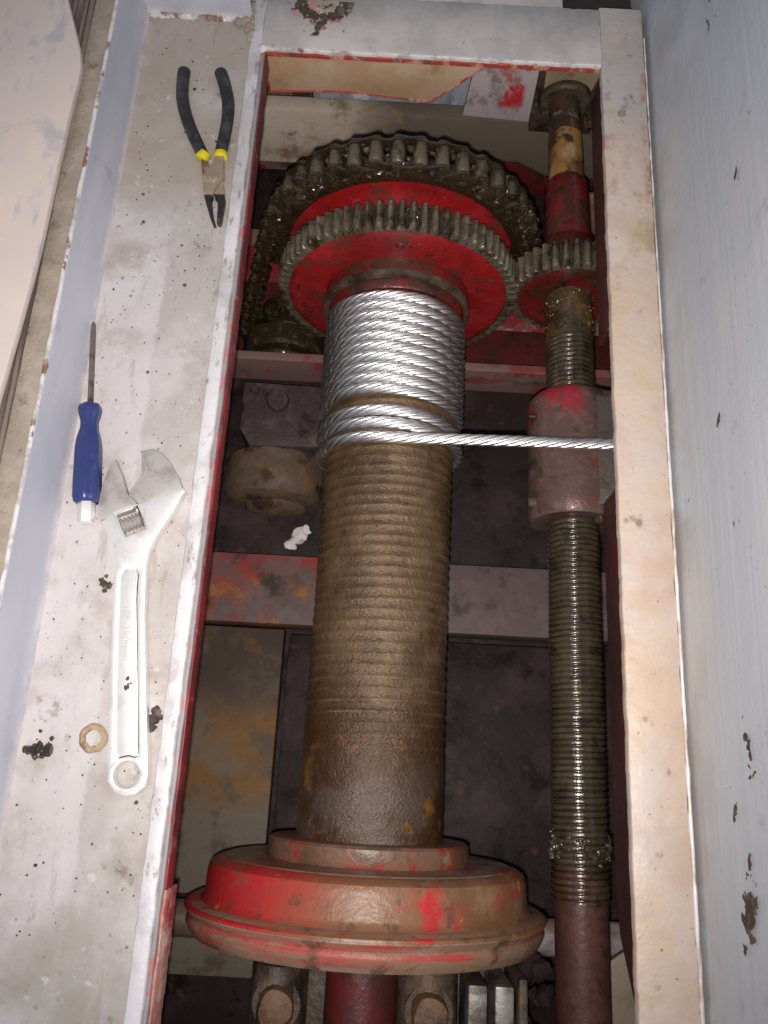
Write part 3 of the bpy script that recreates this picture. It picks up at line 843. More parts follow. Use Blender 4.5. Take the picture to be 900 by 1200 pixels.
def tooth_mesh(name, m, r0, r1, w0, w1, y0, y1):
    """one gear tooth about the Y axis, pointing +Z, origin on the axis"""
    bm = bmesh.new()
    half = [(.50, 0), (.45, .35), (.38, .65), (.27, .88), (.12, 1.0)]
    prof = [(-w0 * a, r0 + (r1 - r0) * b) for a, b in half] + [(w0 * a, r0 + (r1 - r0) * b) for a, b in reversed(half)]
    h = (y1 - y0) / 2
    ys = [(-h, .80), (-h + .0016, 1.0), (h - .0016, 1.0), (h, .80)]
    rows = []
    for (y, s) in ys:
        rows.append([bm.verts.new((x * (.7 + .3 * s), y, r0 + (z - r0) * s)) for (x, z) in prof])
    for j in range(3):
        for i in range(len(prof) - 1):
            bm.faces.new((rows[j][i], rows[j][i + 1], rows[j + 1][i + 1], rows[j + 1][i]))
    bm.faces.new(rows[0]); bm.faces.new(list(reversed(rows[-1])))
    bmesh.ops.recalc_face_normals(bm, faces=bm.faces)
    zc = (r0 + r1) / 2
    for v in bm.verts:
        v.co.z -= zc
    for f in bm.faces:
        f.smooth = True
    for ed in bm.edges:
        if len(ed.link_faces) == 2 and ed.calc_face_angle(0) > math.radians(40):
            ed.smooth = False
    me = bpy.data.meshes.new(name)
    bm.to_mesh(me); bm.free()
    me.materials.append(M[m])
    return me, zc

def put_teeth(parent, n, cx, cz, yc, me, zc, phase=0.0):
    for i in range(n):
        a = 2 * math.pi * (i + phase) / n
        o = bpy.data.objects.new('tooth', me)
        link(o, parent, Vector((cx + zc * math.sin(a), yc, cz + zc * math.cos(a))))
        o.rotation_euler = (0, a, 0)

me, zc = tooth_mesh('tooth', 'tooth', GR0 - .0008, GR1, .0088, .0055, GY0 + .001, GY1)
lathe('rim_band', 'chain', [(GR0 - .002, GY0 + .0012), (GR0 + .0014, GY0 + .0016), (GR0 + .0014, GY1 - .0005), (GR0 - .002, GY1)], XA, ZA, 144, gear, closed=True)
put_teeth(gear, GN, XA, ZA, (GY0 + GY1) / 2, me, zc)
# dark drip stain / cast boss on the gear face
lathe('boss', 'dark_red', [(.0045, GY0 - .0006), (.0040, GY0 - .0012), (.002, GY0 - .0016)], XA, ZA + .094, 16, gear)
lathe('hub_spacer', 'red_paint', [(.100, GY1 - .0005), (.100, .5365)], XA, ZA, 96, dr)

# sprocket on the same hub
SP = .0208
SN = 43
SR = SP / (2 * math.sin(math.pi / SN))
spr = lathe('sprocket', 'red_paint', [(.080, .5350), (.118, .5352), (.1215, .5365), (.1225, .5390), (.1225, .5520)], XA, ZA, 128, dr)
SY = .5440
def sprocket_ring(name, n, R, cx, cz, y0, y1, parent, m='chain', rin=.03):
    pts = []
    for i in range(n):
        a0 = 2 * math.pi * i / n
        for (da, dr_) in ((-.5, -.0066), (-.36, -.0058), (-.22, -.001), (-.08, .0045), (.08, .0045), (.22, -.001), (.36, -.0058)):
            a = a0 + da * 2 * math.pi / n
            pts.append((cx + (R + dr_) * math.cos(a), cz + (R + dr_) * math.sin(a)))
    hole = [(cx + rin * math.cos(2 * math.pi * k / 48), cz + rin * math.sin(2 * math.pi * k / 48)) for k in range(48)]
    return prism(name, m, pts, y0, y1, [hole], .0008, parent, 'XZ')
sprocket_ring('tooth_ring', SN, SR, XA, ZA, SY - .0045, SY + .0045, spr, rin=.1225)
lathe('grease_rim', 'chain', [(.1195, .5345), (.1205, .5325), (.1300, .5318), (.1365, .5335), (.1365, .5380), (.1195, .5380)], XA, ZA, 128, spr, closed=True, jit=.0012)

# ------------------------------------------------------------------ small sprocket and chain
S2X, S2Z = -.140, -.352
N2 = 16
R2 = SP / (2 * math.sin(math.pi / N2))
sm = empty('drive_sprocket', (S2X, SY, S2Z), 'small greasy drive sprocket at the lower left end of the chain', 'sprocket')
sprocket_ring('tooth_ring', N2, R2, S2X, S2Z, SY - .0045, SY + .0045, sm, rin=.02)
lathe('hub', 'chain', [(.034, SY - .05), (.036, SY - .046), (.036, SY + .03)], S2X, S2Z, 40, sm, jit=.002)
lathe('drum_cover', 'grease', [(.030, SY - .046), (.052, SY - .045), (.055, SY - .041), (.055, SY - .019), (.052, SY - .017)], S2X, S2Z, 48, sm, jit=.003)

# chain path: external tangents of the two pitch circles
c1 = Vector((XA, ZA)); c2 = Vector((S2X, S2Z))
d = c2 - c1
L = d.length
base = math.atan2(d.y, d.x)
beta = math.acos((SR - R2) / L)
aA, aB = base + beta, base - beta                  # tangent angles on both circles
def circ(c, r, a):
    return Vector((c.x + r * math.cos(a), c.y + r * math.sin(a)))
path = []
arc1 = (2 * math.pi - 2 * beta)
for i in range(400):                               # big arc from aA round the far side to aB
    path.append(circ(c1, SR, aA + arc1 * i / 399))
p_from, p_to = circ(c1, SR, aB), circ(c2, R2, aB)
for i in range(1, 120):
    path.append(p_from.lerp(p_to, i / 120))
for i in range(160):
    path.append(circ(c2, R2, aB + (2 * beta) * i / 159))
p_from, p_to = circ(c2, R2, aA), circ(c1, SR, aA)
for i in range(1, 120):
    path.append(p_from.lerp(p_to, i / 120))
cum = [0]
for i in range(1, len(path) + 1):
    cum.append(cum[-1] + (path[i % len(path)] - path[i - 1]).length)
TOT = cum[-1]
NL = 2 * round(TOT / SP / 2)
def at_len(s):
    s %= TOT
    lo, hi = 0, len(cum) - 1
    while hi - lo > 1:
        md = (lo + hi) // 2
        if cum[md] <= s:
            lo = md
        else:
            hi = md
    t = (s - cum[lo]) / max(1e-9, cum[hi] - cum[lo])
    return path[lo % len(path)].lerp(path[hi % len(path)], t)

def link_mesh(name, plen, half_w, hp):
    """figure-eight side plates with a roller pin at the first end; along +X, width along Y"""
    bm = bmesh.new()
    out = []
    for k in range(9):
        a = math.pi / 2 + math.pi * k / 8
        out.append((-plen / 2 + hp * math.cos(a), hp * math.sin(a)))
    out.append((-plen * .12, -hp * .74)); out.append((plen * .12, -hp * .74))
    for k in range(9):
        a = -math.pi / 2 + math.pi * k / 8
        out.append((plen / 2 + hp * math.cos(a), hp * math.sin(a)))
    out.append((plen * .12, hp * .74)); out.append((-plen * .12, hp * .74))
    for s in (1,):
        ya, yb = 0.0, .0028
        A = [bm.verts.new((x, ya, z)) for x, z in out]
        B = [bm.verts.new((x * .97, yb, z * .93)) for x, z in out]
        for i in range(len(out)):
            j = (i + 1) % len(out)
            bm.faces.new((A[i], A[j], B[j], B[i]))
        bm.faces.new(A); bm.faces.new(B)
    bmesh.ops.recalc_face_normals(bm, faces=bm.faces)
    for px in (-plen / 2, plen / 2):                # pin heads
        for s in (1,):
            ring = [bm.verts.new((px + .0034 * math.cos(2 * math.pi * k / 10), .0044, .0034 * math.sin(2 * math.pi * k / 10))) for k in range(10)]
            r2 = [bm.verts.new((px + .0037 * math.cos(2 * math.pi * k / 10), .0024, .0037 * math.sin(2 * math.pi * k / 10))) for k in range(10)]
            for k in range(10):
                j = (k + 1) % 10
                bm.faces.new((ring[k], ring[j], r2[j], r2[k]))
            bm.faces.new(ring)
    bmesh.ops.recalc_face_normals(bm, faces=bm.faces)
    for f in bm.faces:
        f.smooth = True
    for ed in bm.edges:
        if len(ed.link_faces) == 2 and ed.calc_face_angle(0) > math.radians(40):
            ed.smooth = False
    me = bpy.data.meshes.new(name)
    bm.to_mesh(me); bm.free()
    me.materials.append(M['chain'])
    return me
def roller_mesh(half_w):
    bm = bmesh.new()
    bm_lathe(bm, [(.0056, -half_w), (.0070, -half_w + .001), (.0070, half_w - .001), (.0056, half_w)], 0, 0, 16)
    bmesh.ops.recalc_face_normals(bm, faces=bm.faces)
    for f in bm.faces:
        f.smooth = True
    me = bpy.data.meshes.new('roller')
    bm.to_mesh(me); bm.free()
    me.materials.append(M['roller'])
    return me
ch = empty('roller_chain', (XA, SY, ZA - .1), 'black greasy roller chain wrapped over the big red sprocket', 'chain')
mi, mo_ = link_mesh('inner_link', SP, .0088, .0070), link_mesh('outer_link', SP, .0121, .0066)
mr = roller_mesh(.0123)
STEP = TOT / NL
for i in range(NL):
    a, b2 = at_len(i * STEP), at_len((i + 1) * STEP)
    c = (a + b2) / 2
    ang = math.atan2(b2.y - a.y, b2.x - a.x)
    for sd_ in (-1, 1):
        inner = i % 2 == 0
        o = bpy.data.objects.new('inner_plate' if inner else 'outer_plate', mi if inner else mo_)
        link(o, ch, Vector((c.x, SY + sd_ * (.0125 if inner else .0156), c.y)))
        o.rotation_euler = (0, -ang, 0) if sd_ > 0 else (0, math.pi - ang, math.pi)
    ro = bpy.data.objects.new('roller', mr)
    link(ro, ch, Vector((a.x, SY, a.y)))

# ------------------------------------------------------------------ wire rope
RR = .0057
RC = RD + RR - .0012
def rope_center(t):
    """t turns back from the point where the rope leaves the drum (t<0: the free run)"""
    if t <= 0:
        s = -t
        return Vector((XA + s * .1, .2915 + .0024 * s * .95, ZA + RC + .0004 * s))
    y = .2915
    keys = [(0, .2915), (.5, .2980), (1, .3062), (1.5, .3125), (2, .3188), (2.3, .3212), (2.7, .3375), (3, .3410)]
    if t >= 3:
        y = .3410 + (t - 3) * PITCH + .0005 * noise.noise((t * 1.7, 2, 0)) + .0004 * noise.noise((t * 6.1, 5, 0))
    else:
        for (a, ya), (b, yb) in zip(keys, keys[1:]):
            if a <= t <= b:
                u = (t - a) / (b - a)
                y = ya + (yb - ya) * u
                break
    ph = 2 * math.pi * t
    return Vector((XA - RC * math.sin(ph), y, ZA + RC * math.cos(ph)))
T_END = 12.25
ctr = []
nfree = 60
for i in range(nfree):
    ctr.append(rope_center(-2.55 + 2.55 * i / nfree))
nturn = int(T_END * 150)
for i in range(nturn + 1):
    ctr.append(rope_center(T_END * i / nturn))
# smooth axial jumps
for _ in range(6):
    c2_ = [p.copy() for p in ctr]
    for i in range(1, len(ctr) - 1):
        c2_[i].y = (ctr[i - 1].y + 2 * ctr[i].y + ctr[i + 1].y) / 4
    ctr = c2_
rp = empty('wire_rope', (XA, .38, ZA + .06), 'shiny galvanised wire rope coiled on the drum with its end leading right', 'rope')
LAY = .074
NS = 6
rs = RR * .345
frames = []
acc = 0
for i, p in enumerate(ctr):
    t = (ctr[min(i + 1, len(ctr) - 1)] - ctr[max(i - 1, 0)]).normalized()
    if i:
        acc += (p - ctr[i - 1]).length
    # reference direction: radial from the drum for the coil, up for the free run (continuous at the tangent point)
    rad = Vector((0, 0, 1)) if p.x >= XA and i < nfree else Vector((p.x - XA, 0, p.z - ZA)).normalized()
    u = (rad - t * rad.dot(t)).normalized()
    v = t.cross(u)
    frames.append((p, t, u, v, acc))
for s in range(NS):
    bm = bmesh.new()
    rows = []
    for (p, t, u, v, ac) in frames:
        a = 2 * math.pi * (s / NS - ac / LAY)
        c = p + (u * math.cos(a) + v * math.sin(a)) * (RR - rs)
        n1 = (u * math.cos(a) + v * math.sin(a))
        n2 = (-u * math.sin(a) + v * math.cos(a))
        rows.append([bm.verts.new(c + n1 * (rs * math.cos(2 * math.pi * k / 7)) + n2 * (rs * 1.02 * math.sin(2 * math.pi * k / 7))) for k in range(7)])
    for i in range(len(rows) - 1):
        for k in range(7):
            j = (k + 1) % 7
            bm.faces.new((rows[i][k], rows[i][j], rows[i + 1][j], rows[i + 1][k]))
    bm.faces.new(rows[0]); bm.faces.new(rows[-1])
    from_bm('strand', bm, 'rope', rp, angle=80)

# ------------------------------------------------------------------ lead screw
XS, ZS = .1825, -.145
sc_ = empty('lead_screw', (XS, .25, ZS), 'long oily threaded lead screw with pinion gear beside the right rail', 'screw')
grooved('thread', 'screw', .0245, -.0975,   .430, .0053, .0013, XS, ZS, sc_, seg=56, per=10, shape='trap')
lathe('shank', 'screw_plain', [(.020, .4285), (.0246, .4300), (.0250, .4340), (.0252, .470), (.0248, .482), (.021, .484)], XS, ZS, 56, sc_, jit=.0012)
lathe('sleeve', 'sleeve', [(.020, -.0970), (.0226, -.0980), (.0228, -.102), (.0222, -.110), (.0220, -.32)], XS, ZS, 48, sc_, jit=.0006)
PR0, PR1, PN, PY0, PY1 = .0545, .0640, 36, .4825, .5120
pg = lathe('pinion_gear', 'red_greasy', [(.018, PY0 + .003), (.040, PY0 + .003), (.048, PY0), (PR0, PY0 + .001), (PR0, PY1 - .001), (.030, PY1)], XS, ZS, 96, sc_)
me, zc = tooth_mesh('tooth', 'tooth', PR0 - .0008, PR1, .0088, .0055, PY0, PY1)
lathe('rim_band', 'chain', [(PR0 - .002, PY0 + .0012), (PR0 + .0014, PY0 + .0016), (PR0 + .0014, PY1 - .0005), (PR0 - .002, PY1)], XS, ZS, 96, pg, closed=True)
put_teeth(pg, PN, XS, ZS, (PY0 + PY1) / 2, me, zc, .5)
lathe('cone_collar', 'red_greasy', [(.047, .5118), (.040, .526), (.0300, .545), (.0250, .550), (.0240, .600), (.0235, .624), (.0200, .629), (.017, .630)], XS, ZS, 56, sc_, jit=.0008)
lathe('rusty_journal', 'shaft_rust', [(.0172, .6285), (.0190, .6300), (.0192, .655), (.0188, .6900), (.016, .6915)], XS, ZS, 48, sc_, jit=.0008)
lathe('upper_shaft', 'shaft_dark', [(.0172, .6905), (.0180, .6915), (.0184, .700), (.0184, .715), (.0182, .738), (.012, .745)], XS, ZS, 48, sc_, jit=.0008)
bm = bmesh.new()
for i in range(90):
    a = random.uniform(-.35, math.pi + .35)
    y = random.gauss(-.056, .005)
    lump(bm, (XS + .0245 * math.cos(a), y, ZS + .0245 * math.sin(a)), random.uniform(.0006, .0024), i, .55, 2, .6)
from_bm('grease', bm, 'grease', sc_)
bm = bmesh.new()
for i in range(60):
    a = random.uniform(.2, math.pi - .2)
    y = random.uniform(.436, .482)
    lump(bm, (XS + .025 * math.cos(a), y, ZS + .025 * math.sin(a)), random.uniform(.0008, .0022), 200 + i, .7, 2, .6)
from_bm('grease', bm, 'screw_plain', sc_)

def packed_grease(parent, cx, cz, r, y0, y1, a0, a1, n, rmin, rmax, seed):
    bm = bmesh.new()
    rnd = random.Random(seed)
    for i in range(n):
        a = rnd.uniform(a0, a1)
        lump(bm, (cx + r * math.cos(a) + rnd.gauss(0, .001), rnd.uniform(y0, y1), cz + r * math.sin(a) + rnd.gauss(0, .001)), rnd.uniform(rmin, rmax), seed + i, .8, 1, .7)
    from_bm('grease', bm, 'grease', parent)
packed_grease(dr, XA, ZA, GR0 + .004, GY0, GY1, .3, 2.9, 130, .0010, .0026, 2000)
packed_grease(sc_, XS, ZS, PR0 + .004, PY0, PY1, .6, 3.6, 70, .0010, .0026, 2300)
packed_grease(ch, XA, ZA, SR - .004, SY - .019, SY - .011, .0, 3.2, 160, .0012, .0030, 2600)
packed_grease(ch, XA, ZA, SR + .003, SY - .014, SY + .014, .0, 3.3, 120, .0012, .0030, 2900)

# upper bearing of the screw
be = empty('screw_bearing', (XS, .73, ZS), 'brown bearing bracket holding the far end of the screw', 'bearing')
prism('bracket', 'bearing', [(.140, -.112), (.215, -.106), (.226, -.130), (.228, -.204), (.152, -.204)], .752, .767, parent=be, plane='XZ', bev=.003)
lathe('ring', 'bearing', [(.019, .737), (.026, .7365), (.029, .739), (.030, .752), (.020, .752)], XS, ZS, 40, be, jit=.002)
pts = []
for k in range(17):
    a = math.pi * (.16 + .68 * k / 16)
    pts.append((XS + .031 * math.cos(a), ZS + .031 * math.sin(a)))
pts += [(.152, -.092), (.216, -.088)]
prism('saddle', 'saddle', pts, .742, .7515, parent=be, plane='XZ', bev=.002)
bm = bmesh.new()
for i in range(10):
    lump(bm, (.232 + random.uniform(-.014, .014), .745 + random.uniform(-.01, .01), -.165 + random.uniform(-.03, .02)), random.uniform(.006, .012), 300 + i, .8, 2, .5)
from_bm('dirt_cake', bm, 'bearing', be)

# travelling nut block
nb = empty('nut_block', (XS, .30, ZS), 'brown travelling nut block with a red paint patch on the screw', 'nut block')
bm = bmesh.new()
prof = []
for k in range(25):
    a = math.pi * (1.25 - .95 * k / 24)
    prof.append((XS + .0435 * math.cos(a), ZS + .0435 * math.sin(a)))
ys = [(.3640, .86), (.3600, .95), (.3500, 1.0), (.2500, 1.0), (.2380, .985), (.2340, .93)]
rows = []
for (y, s) in ys:
    row = []
    for k, (x, z) in enumerate(prof + [(.232, -.112), (.2500, -.112), (.2500, -.186), (XS, -.186)]):
        row.append(bm.verts.new((XS + (x - XS) * (s if k < 25 else 1), y - (.006 if k >= 25 and y > .3 else -.004 if k >= 25 else 0), ZS + (z - ZS) * (s if k < 25 else 1) + .0006 * noise.noise((k * .5, y * 50, 2)))))
    rows.append(row)
for j in range(len(rows) - 1):
    n_ = len(rows[0])
    for i in range(n_):
        k = (i + 1) % n_
        bm.faces.new((rows[j][i], rows[j][k], rows[j + 1][k], rows[j + 1][i]))
bm.faces.new(rows[0]); bm.faces.new(rows[-1])
from_bm('body', bm, 'nut', nb, angle=40)
prism('guide_plate', 'nut_plate', [(.196, .352), (.255, .350), (.255, .240), (.196, .242)], -.1180, -.1040, parent=nb, bev=.002)
for (x, y, z, r_) in ((.1410, .3370, -.128, .0030), (.1405, .2490, -.132, .0060)):
    lathe('grease_screw', 'bearing', [(r_, x + .004), (r_, x - .003), (r_ * .7, x - .0045)], y, z, 14, nb, axis='X')
bm = bmesh.new(); lump(bm, (.2010, .2315, -.118), .0042, 77, .9)
from_bm('grease', bm, 'grease', nb)

# pillow block below the flange
pb = empty('pillow_block', (XA, -.19, -.20), 'rusty pillow block with bolted lugs under the red flange', 'bearing')
box('base', 'bearing', -.088, .130, -.260, -.150, -.205, -.185, .004, pb)
prism('lug', 'bearing', smooth_closed([(-.084, -.19), (-.086, -.135), (-.067, -.118), (-.046, -.132), (-.046, -.19)], 4), -.235, -.152, parent=pb, plane='XZ', bev=.003)
prism('lug', 'bearing', smooth_closed([(.035, -.19), (.034, -.138), (.055, -.120), (.078, -.136), (.078, -.19)], 4), -.235, -.152, parent=pb, plane='XZ', bev=.003)
for (x, m_) in ((-.064, 'rust_bolt'), (.056, 'rust_bolt')):
    lathe('bolt', m_, [(.0145, -.124), (.0150, -.116), (.0130, -.1105), (.008, -.109)], x, -.180, 24, pb, 'Z', jit=.003)
    lathe('washer', 'bearing', [(.019, -.128), (.019, -.1235)], x, -.180, 24, pb, 'Z')
for k, x in enumerate((.086, .107)):
    box('silver_plate', 'silver_lug', x, x + .015, -.26, -.158, -.188, -.118, .002, pb)
box('cheek', 'bearing', .124, .131, -.26, -.150, -.188, -.108, .002, pb)
bm = bmesh.new()
for i in range(12):
    lump(bm, (random.uniform(.133, .158), random.uniform(-.24, -.145), -.18 + random.uniform(-.02, .02)), random.uniform(.006, .014), 500 + i, .8, 2, .6)
from_bm('dirt_cake', bm, 'pit_dark', pb)

# ------------------------------------------------------------------ adjustable wrench
wr = empty('adjustable_wrench', (-.18, .09, TZ), 'bright silver adjustable wrench lying beside the left rail', 'wrench')
W0, W1 = TZ + .0006, .0065
body = [(-.2150, .1680), (-.2060, .1760), (-.1905, .1835), (-.1780, .1880), (-.1605, .1975), (-.1560, .1995), (-.1548, .1955), (-.1600, .1820), (-.1660, .1700), (-.1725, .1570), (-.1752, .1470), (-.1755, .1360), (-.1718, .0990), (-.1540, -.0120), (-.1548, -.0195), (-.1605, -.0255), (-.1680, -.0272), (-.1755, -.0245), (-.1815, -.0180), (-.1825, -.0105), (-.1900, .0500), (-.1972, .1110), (-.1980, .1330), (-.1995, .1440), (-.2065, .1570)]
ring = [(-.1690 + .0090 * math.cos(2 * math.pi * k / 36), -.0128 + .0088 * math.sin(2 * math.pi * k / 36)) for k in range(36)]
win = [(-.2050, .1760), (-.1900, .1825), (-.1800, .1650), (-.1945, .1575)]
panel = [(-.1945, .1280), (-.1915, .1330), (-.1830, .1330), (-.1805, .1290), (-.1790, .1100), (-.1622, .0005), (-.1645, -.0010), (-.1690, -.0002), (-.1755, -.0020), (-.1782, .0010), (-.1860, .0550)]
wb = prism('body', 'chrome', body, W0, W1, [ring, win, panel], .0011, wr)
prism('handle_panel', 'chrome', [(x * 1.0, y) for x, y in panel], W0 + .001, W1 - .0011, (), .0004, wb)
# fixed jaw (upper) - ground steel, rises out of the body
prism('fixed_jaw', 'jaw_steel', [(-.1935, .2280), (-.1840, .2305), (-.1765, .2275), (-.1685, .2195), (-.1610, .2085), (-.1568, .1990), (-.1605, .1955), (-.1780, .1875), (-.1880, .1840), (-.1935, .1895), (-.1850, .2130)], W0 + .0004, W1 - .0014, (), .0009, wr)
prism('jaw_face', 'jaw_steel', [(-.1932, .2276), (-.1842, .2300), (-.1860, .2120), (-.1800, .1950), (-.1885, .1855), (-.1980, .1940), (-.1905, .2100)], W0 + .0002, W1 - .0040, (), .0006, wr)
prism('movable_jaw', 'jaw_steel', [(-.2115, .2195), (-.2165, .2100), (-.2190, .1970), (-.2195, .1830), (-.2205, .1740), (-.2155, .1695), (-.1925, .1800), (-.1900, .1850), (-.1985, .1925), (-.2045, .2070)], W0 + .0004, W1 - .0010, (), .0009, wr)
# worm: a knurled roller in the window
dx, dy = Vector((.0150, .0068)).normalized()
bm = bmesh.new()
bm_lathe(bm, [(.0020, -.0078)] + [(.0062 - (.0022 if k % 2 else 0), -.0072 + .00144 * k) for k in range(11)] + [(.0020, .0078)], 0, 0, 24)
rot = Matrix(((dx, -dy, 0), (dy, dx, 0), (0, 0, 1)))
for v in bm.verts:
    q = Vector((v.co.y, v.co.x, v.co.z))
    v.co = rot @ q + Vector((-.1924, .1702, .0012))
from_bm('worm', bm, 'jaw_steel', wr, angle=25)
lathe('jaw_pin', 'chrome', [(.0022, W1 - .001), (.0022, W1 + .0010), (.0016, W1 + .0014)], -.1562, .1962, 12, wr, 'Z')
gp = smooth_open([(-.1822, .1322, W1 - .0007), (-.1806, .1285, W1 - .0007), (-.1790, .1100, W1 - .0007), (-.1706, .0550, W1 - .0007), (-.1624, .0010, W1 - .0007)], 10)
tube('recess_shade', 'crumb', gp, lambda t: .00045 + .00035 * max(0, noise.noise((t * 25, 1, 1))), 6, .6, wb)  # shadow line of the recess step, laid in as thin dark tubes
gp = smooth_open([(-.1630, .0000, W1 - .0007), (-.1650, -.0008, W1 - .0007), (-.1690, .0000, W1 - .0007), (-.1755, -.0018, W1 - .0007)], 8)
tube('recess_shade', 'crumb', gp, .0004, 6, .6, wb)
# stamping on the handle
cu = bpy.data.curves.new('t', 'FONT')
cu.body = '10"-250mm'
cu.size = .0088
cu.extrude = .0001
to = bpy.data.objects.new('t', cu)
COL.objects.link(to)
me = bpy.data.meshes.new_from_object(to.evaluated_get(bpy.context.evaluated_depsgraph_get()))
bpy.data.objects.remove(to)
bm = bmesh.new(); bm.from_mesh(me)
ta = math.radians(-90 + 7.5)
R3 = Matrix.Rotation(ta, 3, 'Z')
for v in bm.verts:
    v.co = R3 @ v.co + Vector((-.1895, .1060, W1 - .00105))
from_bm('stamping', bm, 'stamp', wr, smooth=False)
bm = bmesh.new()
for i in range(7):
    lump(bm, (-.1768 + random.uniform(-.002, .002), .050 + random.uniform(-.006, .006), W1 - .0010), random.uniform(.0008, .0018), 600 + i, .3, 1, .6)
from_bm('grease', bm, 'crumb', wr)

# ------------------------------------------------------------------ screwdriver
sd = empty('screwdriver', (-.236, .24, TZ), 'blue handled screwdriver with silver end cap against the tray wall', 'screwdriver')
p_tip, p_end = Vector((-.2478, .3390, TZ + .0090)), Vector((-.2258, .1660, TZ + .0106))
axis = (p_end - p_tip)
LEN = axis.length
axd = axis.normalized()
side = axd.cross(Vector((0, 0, 1))).normalized()
upd = side.cross(axd)
def along(prof, name, m, sides, parent, rot0=0.0, flute=0.0, angle=35):
    bm = bmesh.new()
    rows = []
    for (s, r) in prof:
        row = []
        for k in range(sides):
            a = 2 * math.pi * k / sides + rot0
            rr = r * (1 - flute * (.5 + .5 * math.cos(6 * a)))
            row.append(bm.verts.new(p_tip + axd * s + side * (rr * math.cos(a)) + upd * (rr * math.sin(a))))
        rows.append(row)
    for i in range(len(rows) - 1):
        for k in range(sides):
            j = (k + 1) % sides
            bm.faces.new((rows[i][k], rows[i][j], rows[i + 1][j], rows[i + 1][k]))
    bm.faces.new(rows[0]); bm.faces.new(rows[-1])
    return from_bm(name, bm, m, parent, angle=angle)
along([(0, .0010), (.003, .0020), (.010, .0023), (.078, .0024)], 'shaft', 'driver_steel', 14, sd)
along([(.0755, .0060), (.0765, .0086), (.0790, .0094), (.0840, .0086), (.0900, .0070), (.0960, .0072), (.1040, .0094), (.1120, .0105), (.1400, .0109), (.1520, .0108), (.1565, .0100), (.1580, .0085)], 'handle', 'blue_plastic', 48, sd, flute=.10, angle=60)
along([(.1560, .0056), (.1575, .0066), (.1600, .0068), (.1700, .0068), (.1735, .0060), (.1742, .0045)], 'end_cap', 'chrome', 6, sd, rot0=.3, angle=30)

# ------------------------------------------------------------------ pliers
pl = empty('pliers', (-.178, .52, TZ), 'black handled circlip pliers with yellow bands at the head of the tray', 'pliers')
PZ = TZ + .0062
def grip(pts):
    path = smooth_open([(x, y, PZ) for x, y in pts], 8)
    def rad(t):
        r = .0060
        if t < .07:
            r *= math.sqrt(max(.06, 1 - ((.07 - t) / .07) ** 2))
        return r * (1 - .08 * t)
    return tube('handle_grip', 'black_grip', path, rad, 16, .85, pl)
grip([(-.2070, .6110), (-.2068, .5950), (-.2040, .5730), (-.1945, .5460), (-.1790, .5150)])
grip([(-.1745, .6120), (-.1675, .5930), (-.1622, .5720), (-.1612, .5480), (-.1632, .5165)])
for (x, y, a) in ((-.1785, .5135, -.45), (-.1630, .5150, .06)):
    dv = Vector((-math.sin(a), math.cos(a), 0))
    q = Vector((x, y, PZ))
    tube('yellow_band', 'yellow_band', [q - dv * .0034, q - dv * .0030, q + dv * .0030, q + dv * .0034], lambda t: .0058 if t in (0, 1) else .0062, 16, .85, pl)
prism('plier_half', 'plier_steel', [(-.1800, .5110), (-.1742, .5110), (-.1722, .5020), (-.1660, .4960), (-.1580, .4900), (-.1560, .4800), (-.1545, .4715), (-.1640, .4700), (-.1665, .4800), (-.1755, .4870), (-.1780, .5000)], TZ + .0008, TZ + .0070, (), .0009, pl)
prism('plier_half', 'plier_steel', [(-.1668, .5120), (-.1592, .5125), (-.1580, .5000), (-.1565, .4900), (-.1625, .4790), (-.1640, .4712), (-.1722, .4708), (-.1748, .4850), (-.1735, .4960), (-.1690, .5020)], TZ + .0040, TZ + .0105, (), .0009, pl)
lathe('pivot', 'plier_steel', [(.0050, TZ + .0100), (.0048, TZ + .0116), (.0036, TZ + .0122)], -.1655, .4880, 24, pl, 'Z')
prism('jaw', 'black_steel', [(-.1728, .4722), (-.1645, .4722), (-.1652, .4660), (-.1618, .4500), (-.1588, .4420), (-.1610, .4410), (-.1650, .4500), (-.1690, .4610)], TZ + .0020, TZ + .0085, (), .0008, pl)
prism('jaw', 'black_steel', [(-.1642, .4722), (-.1545, .4726), (-.1532, .4680), (-.1535, .4600), (-.1542, .4440), (-.1560, .4420), (-.1582, .4440), (-.1588, .4560), (-.1595, .4650)], TZ + .0022, TZ + .0087, (), .0008, pl)

# ------------------------------------------------------------------ bits on the tray
wa = lathe('rust_ring', 'washer', [(.0055, TZ + .0004), (.0058, TZ + .0022), (.0085, TZ + .0026), (.0100, TZ + .0014), (.0104, TZ + .0002)], -.1985, .0105, 36, None, 'Z', jit=.0010, closed=True)
tag(wa, 'rusty ring stuck to the tray beside the wrench handle', 'ring')
def clump(c, spots, name, label, m='crumb'):
    bm = bmesh.new()
    for i, (x, y, r_) in enumerate(spots):
        lump(bm, (c[0] + x, c[1] + y, TZ + r_ * .35), r_, hash_(c) + i, .55, 2, .7)
    return tag(from_bm(name, bm, m), label, 'grease clump')
def hash_(c):
    return int(abs(c[0]) * 9000 + abs(c[1]) * 7000) % 97
sb = empty('small_bolt', (-.236, .0, TZ), 'small greasy black bolt on the tray near the bottom left wall', 'bolt')
lathe('head', 'black_steel', [(.0036, -.2300), (.0046, -.2296), (.0046, -.2262), (.0038, -.2255)], .0008, TZ + .0042, 6, sb, 'X', angle=25)
lathe('shank', 'chain', [(.0022, -.2455), (.0027, -.2448), (.0027, -.2298)], .0006, TZ + .0034, 16, sb, 'X', jit=.0006)
lathe('nut', 'black_steel', [(.0036, -.2395), (.0042, -.2390), (.0042, -.2362), (.0036, -.2358)], .0006, TZ + .0038, 6, sb, 'X', angle=25)
bm = bmesh.new()
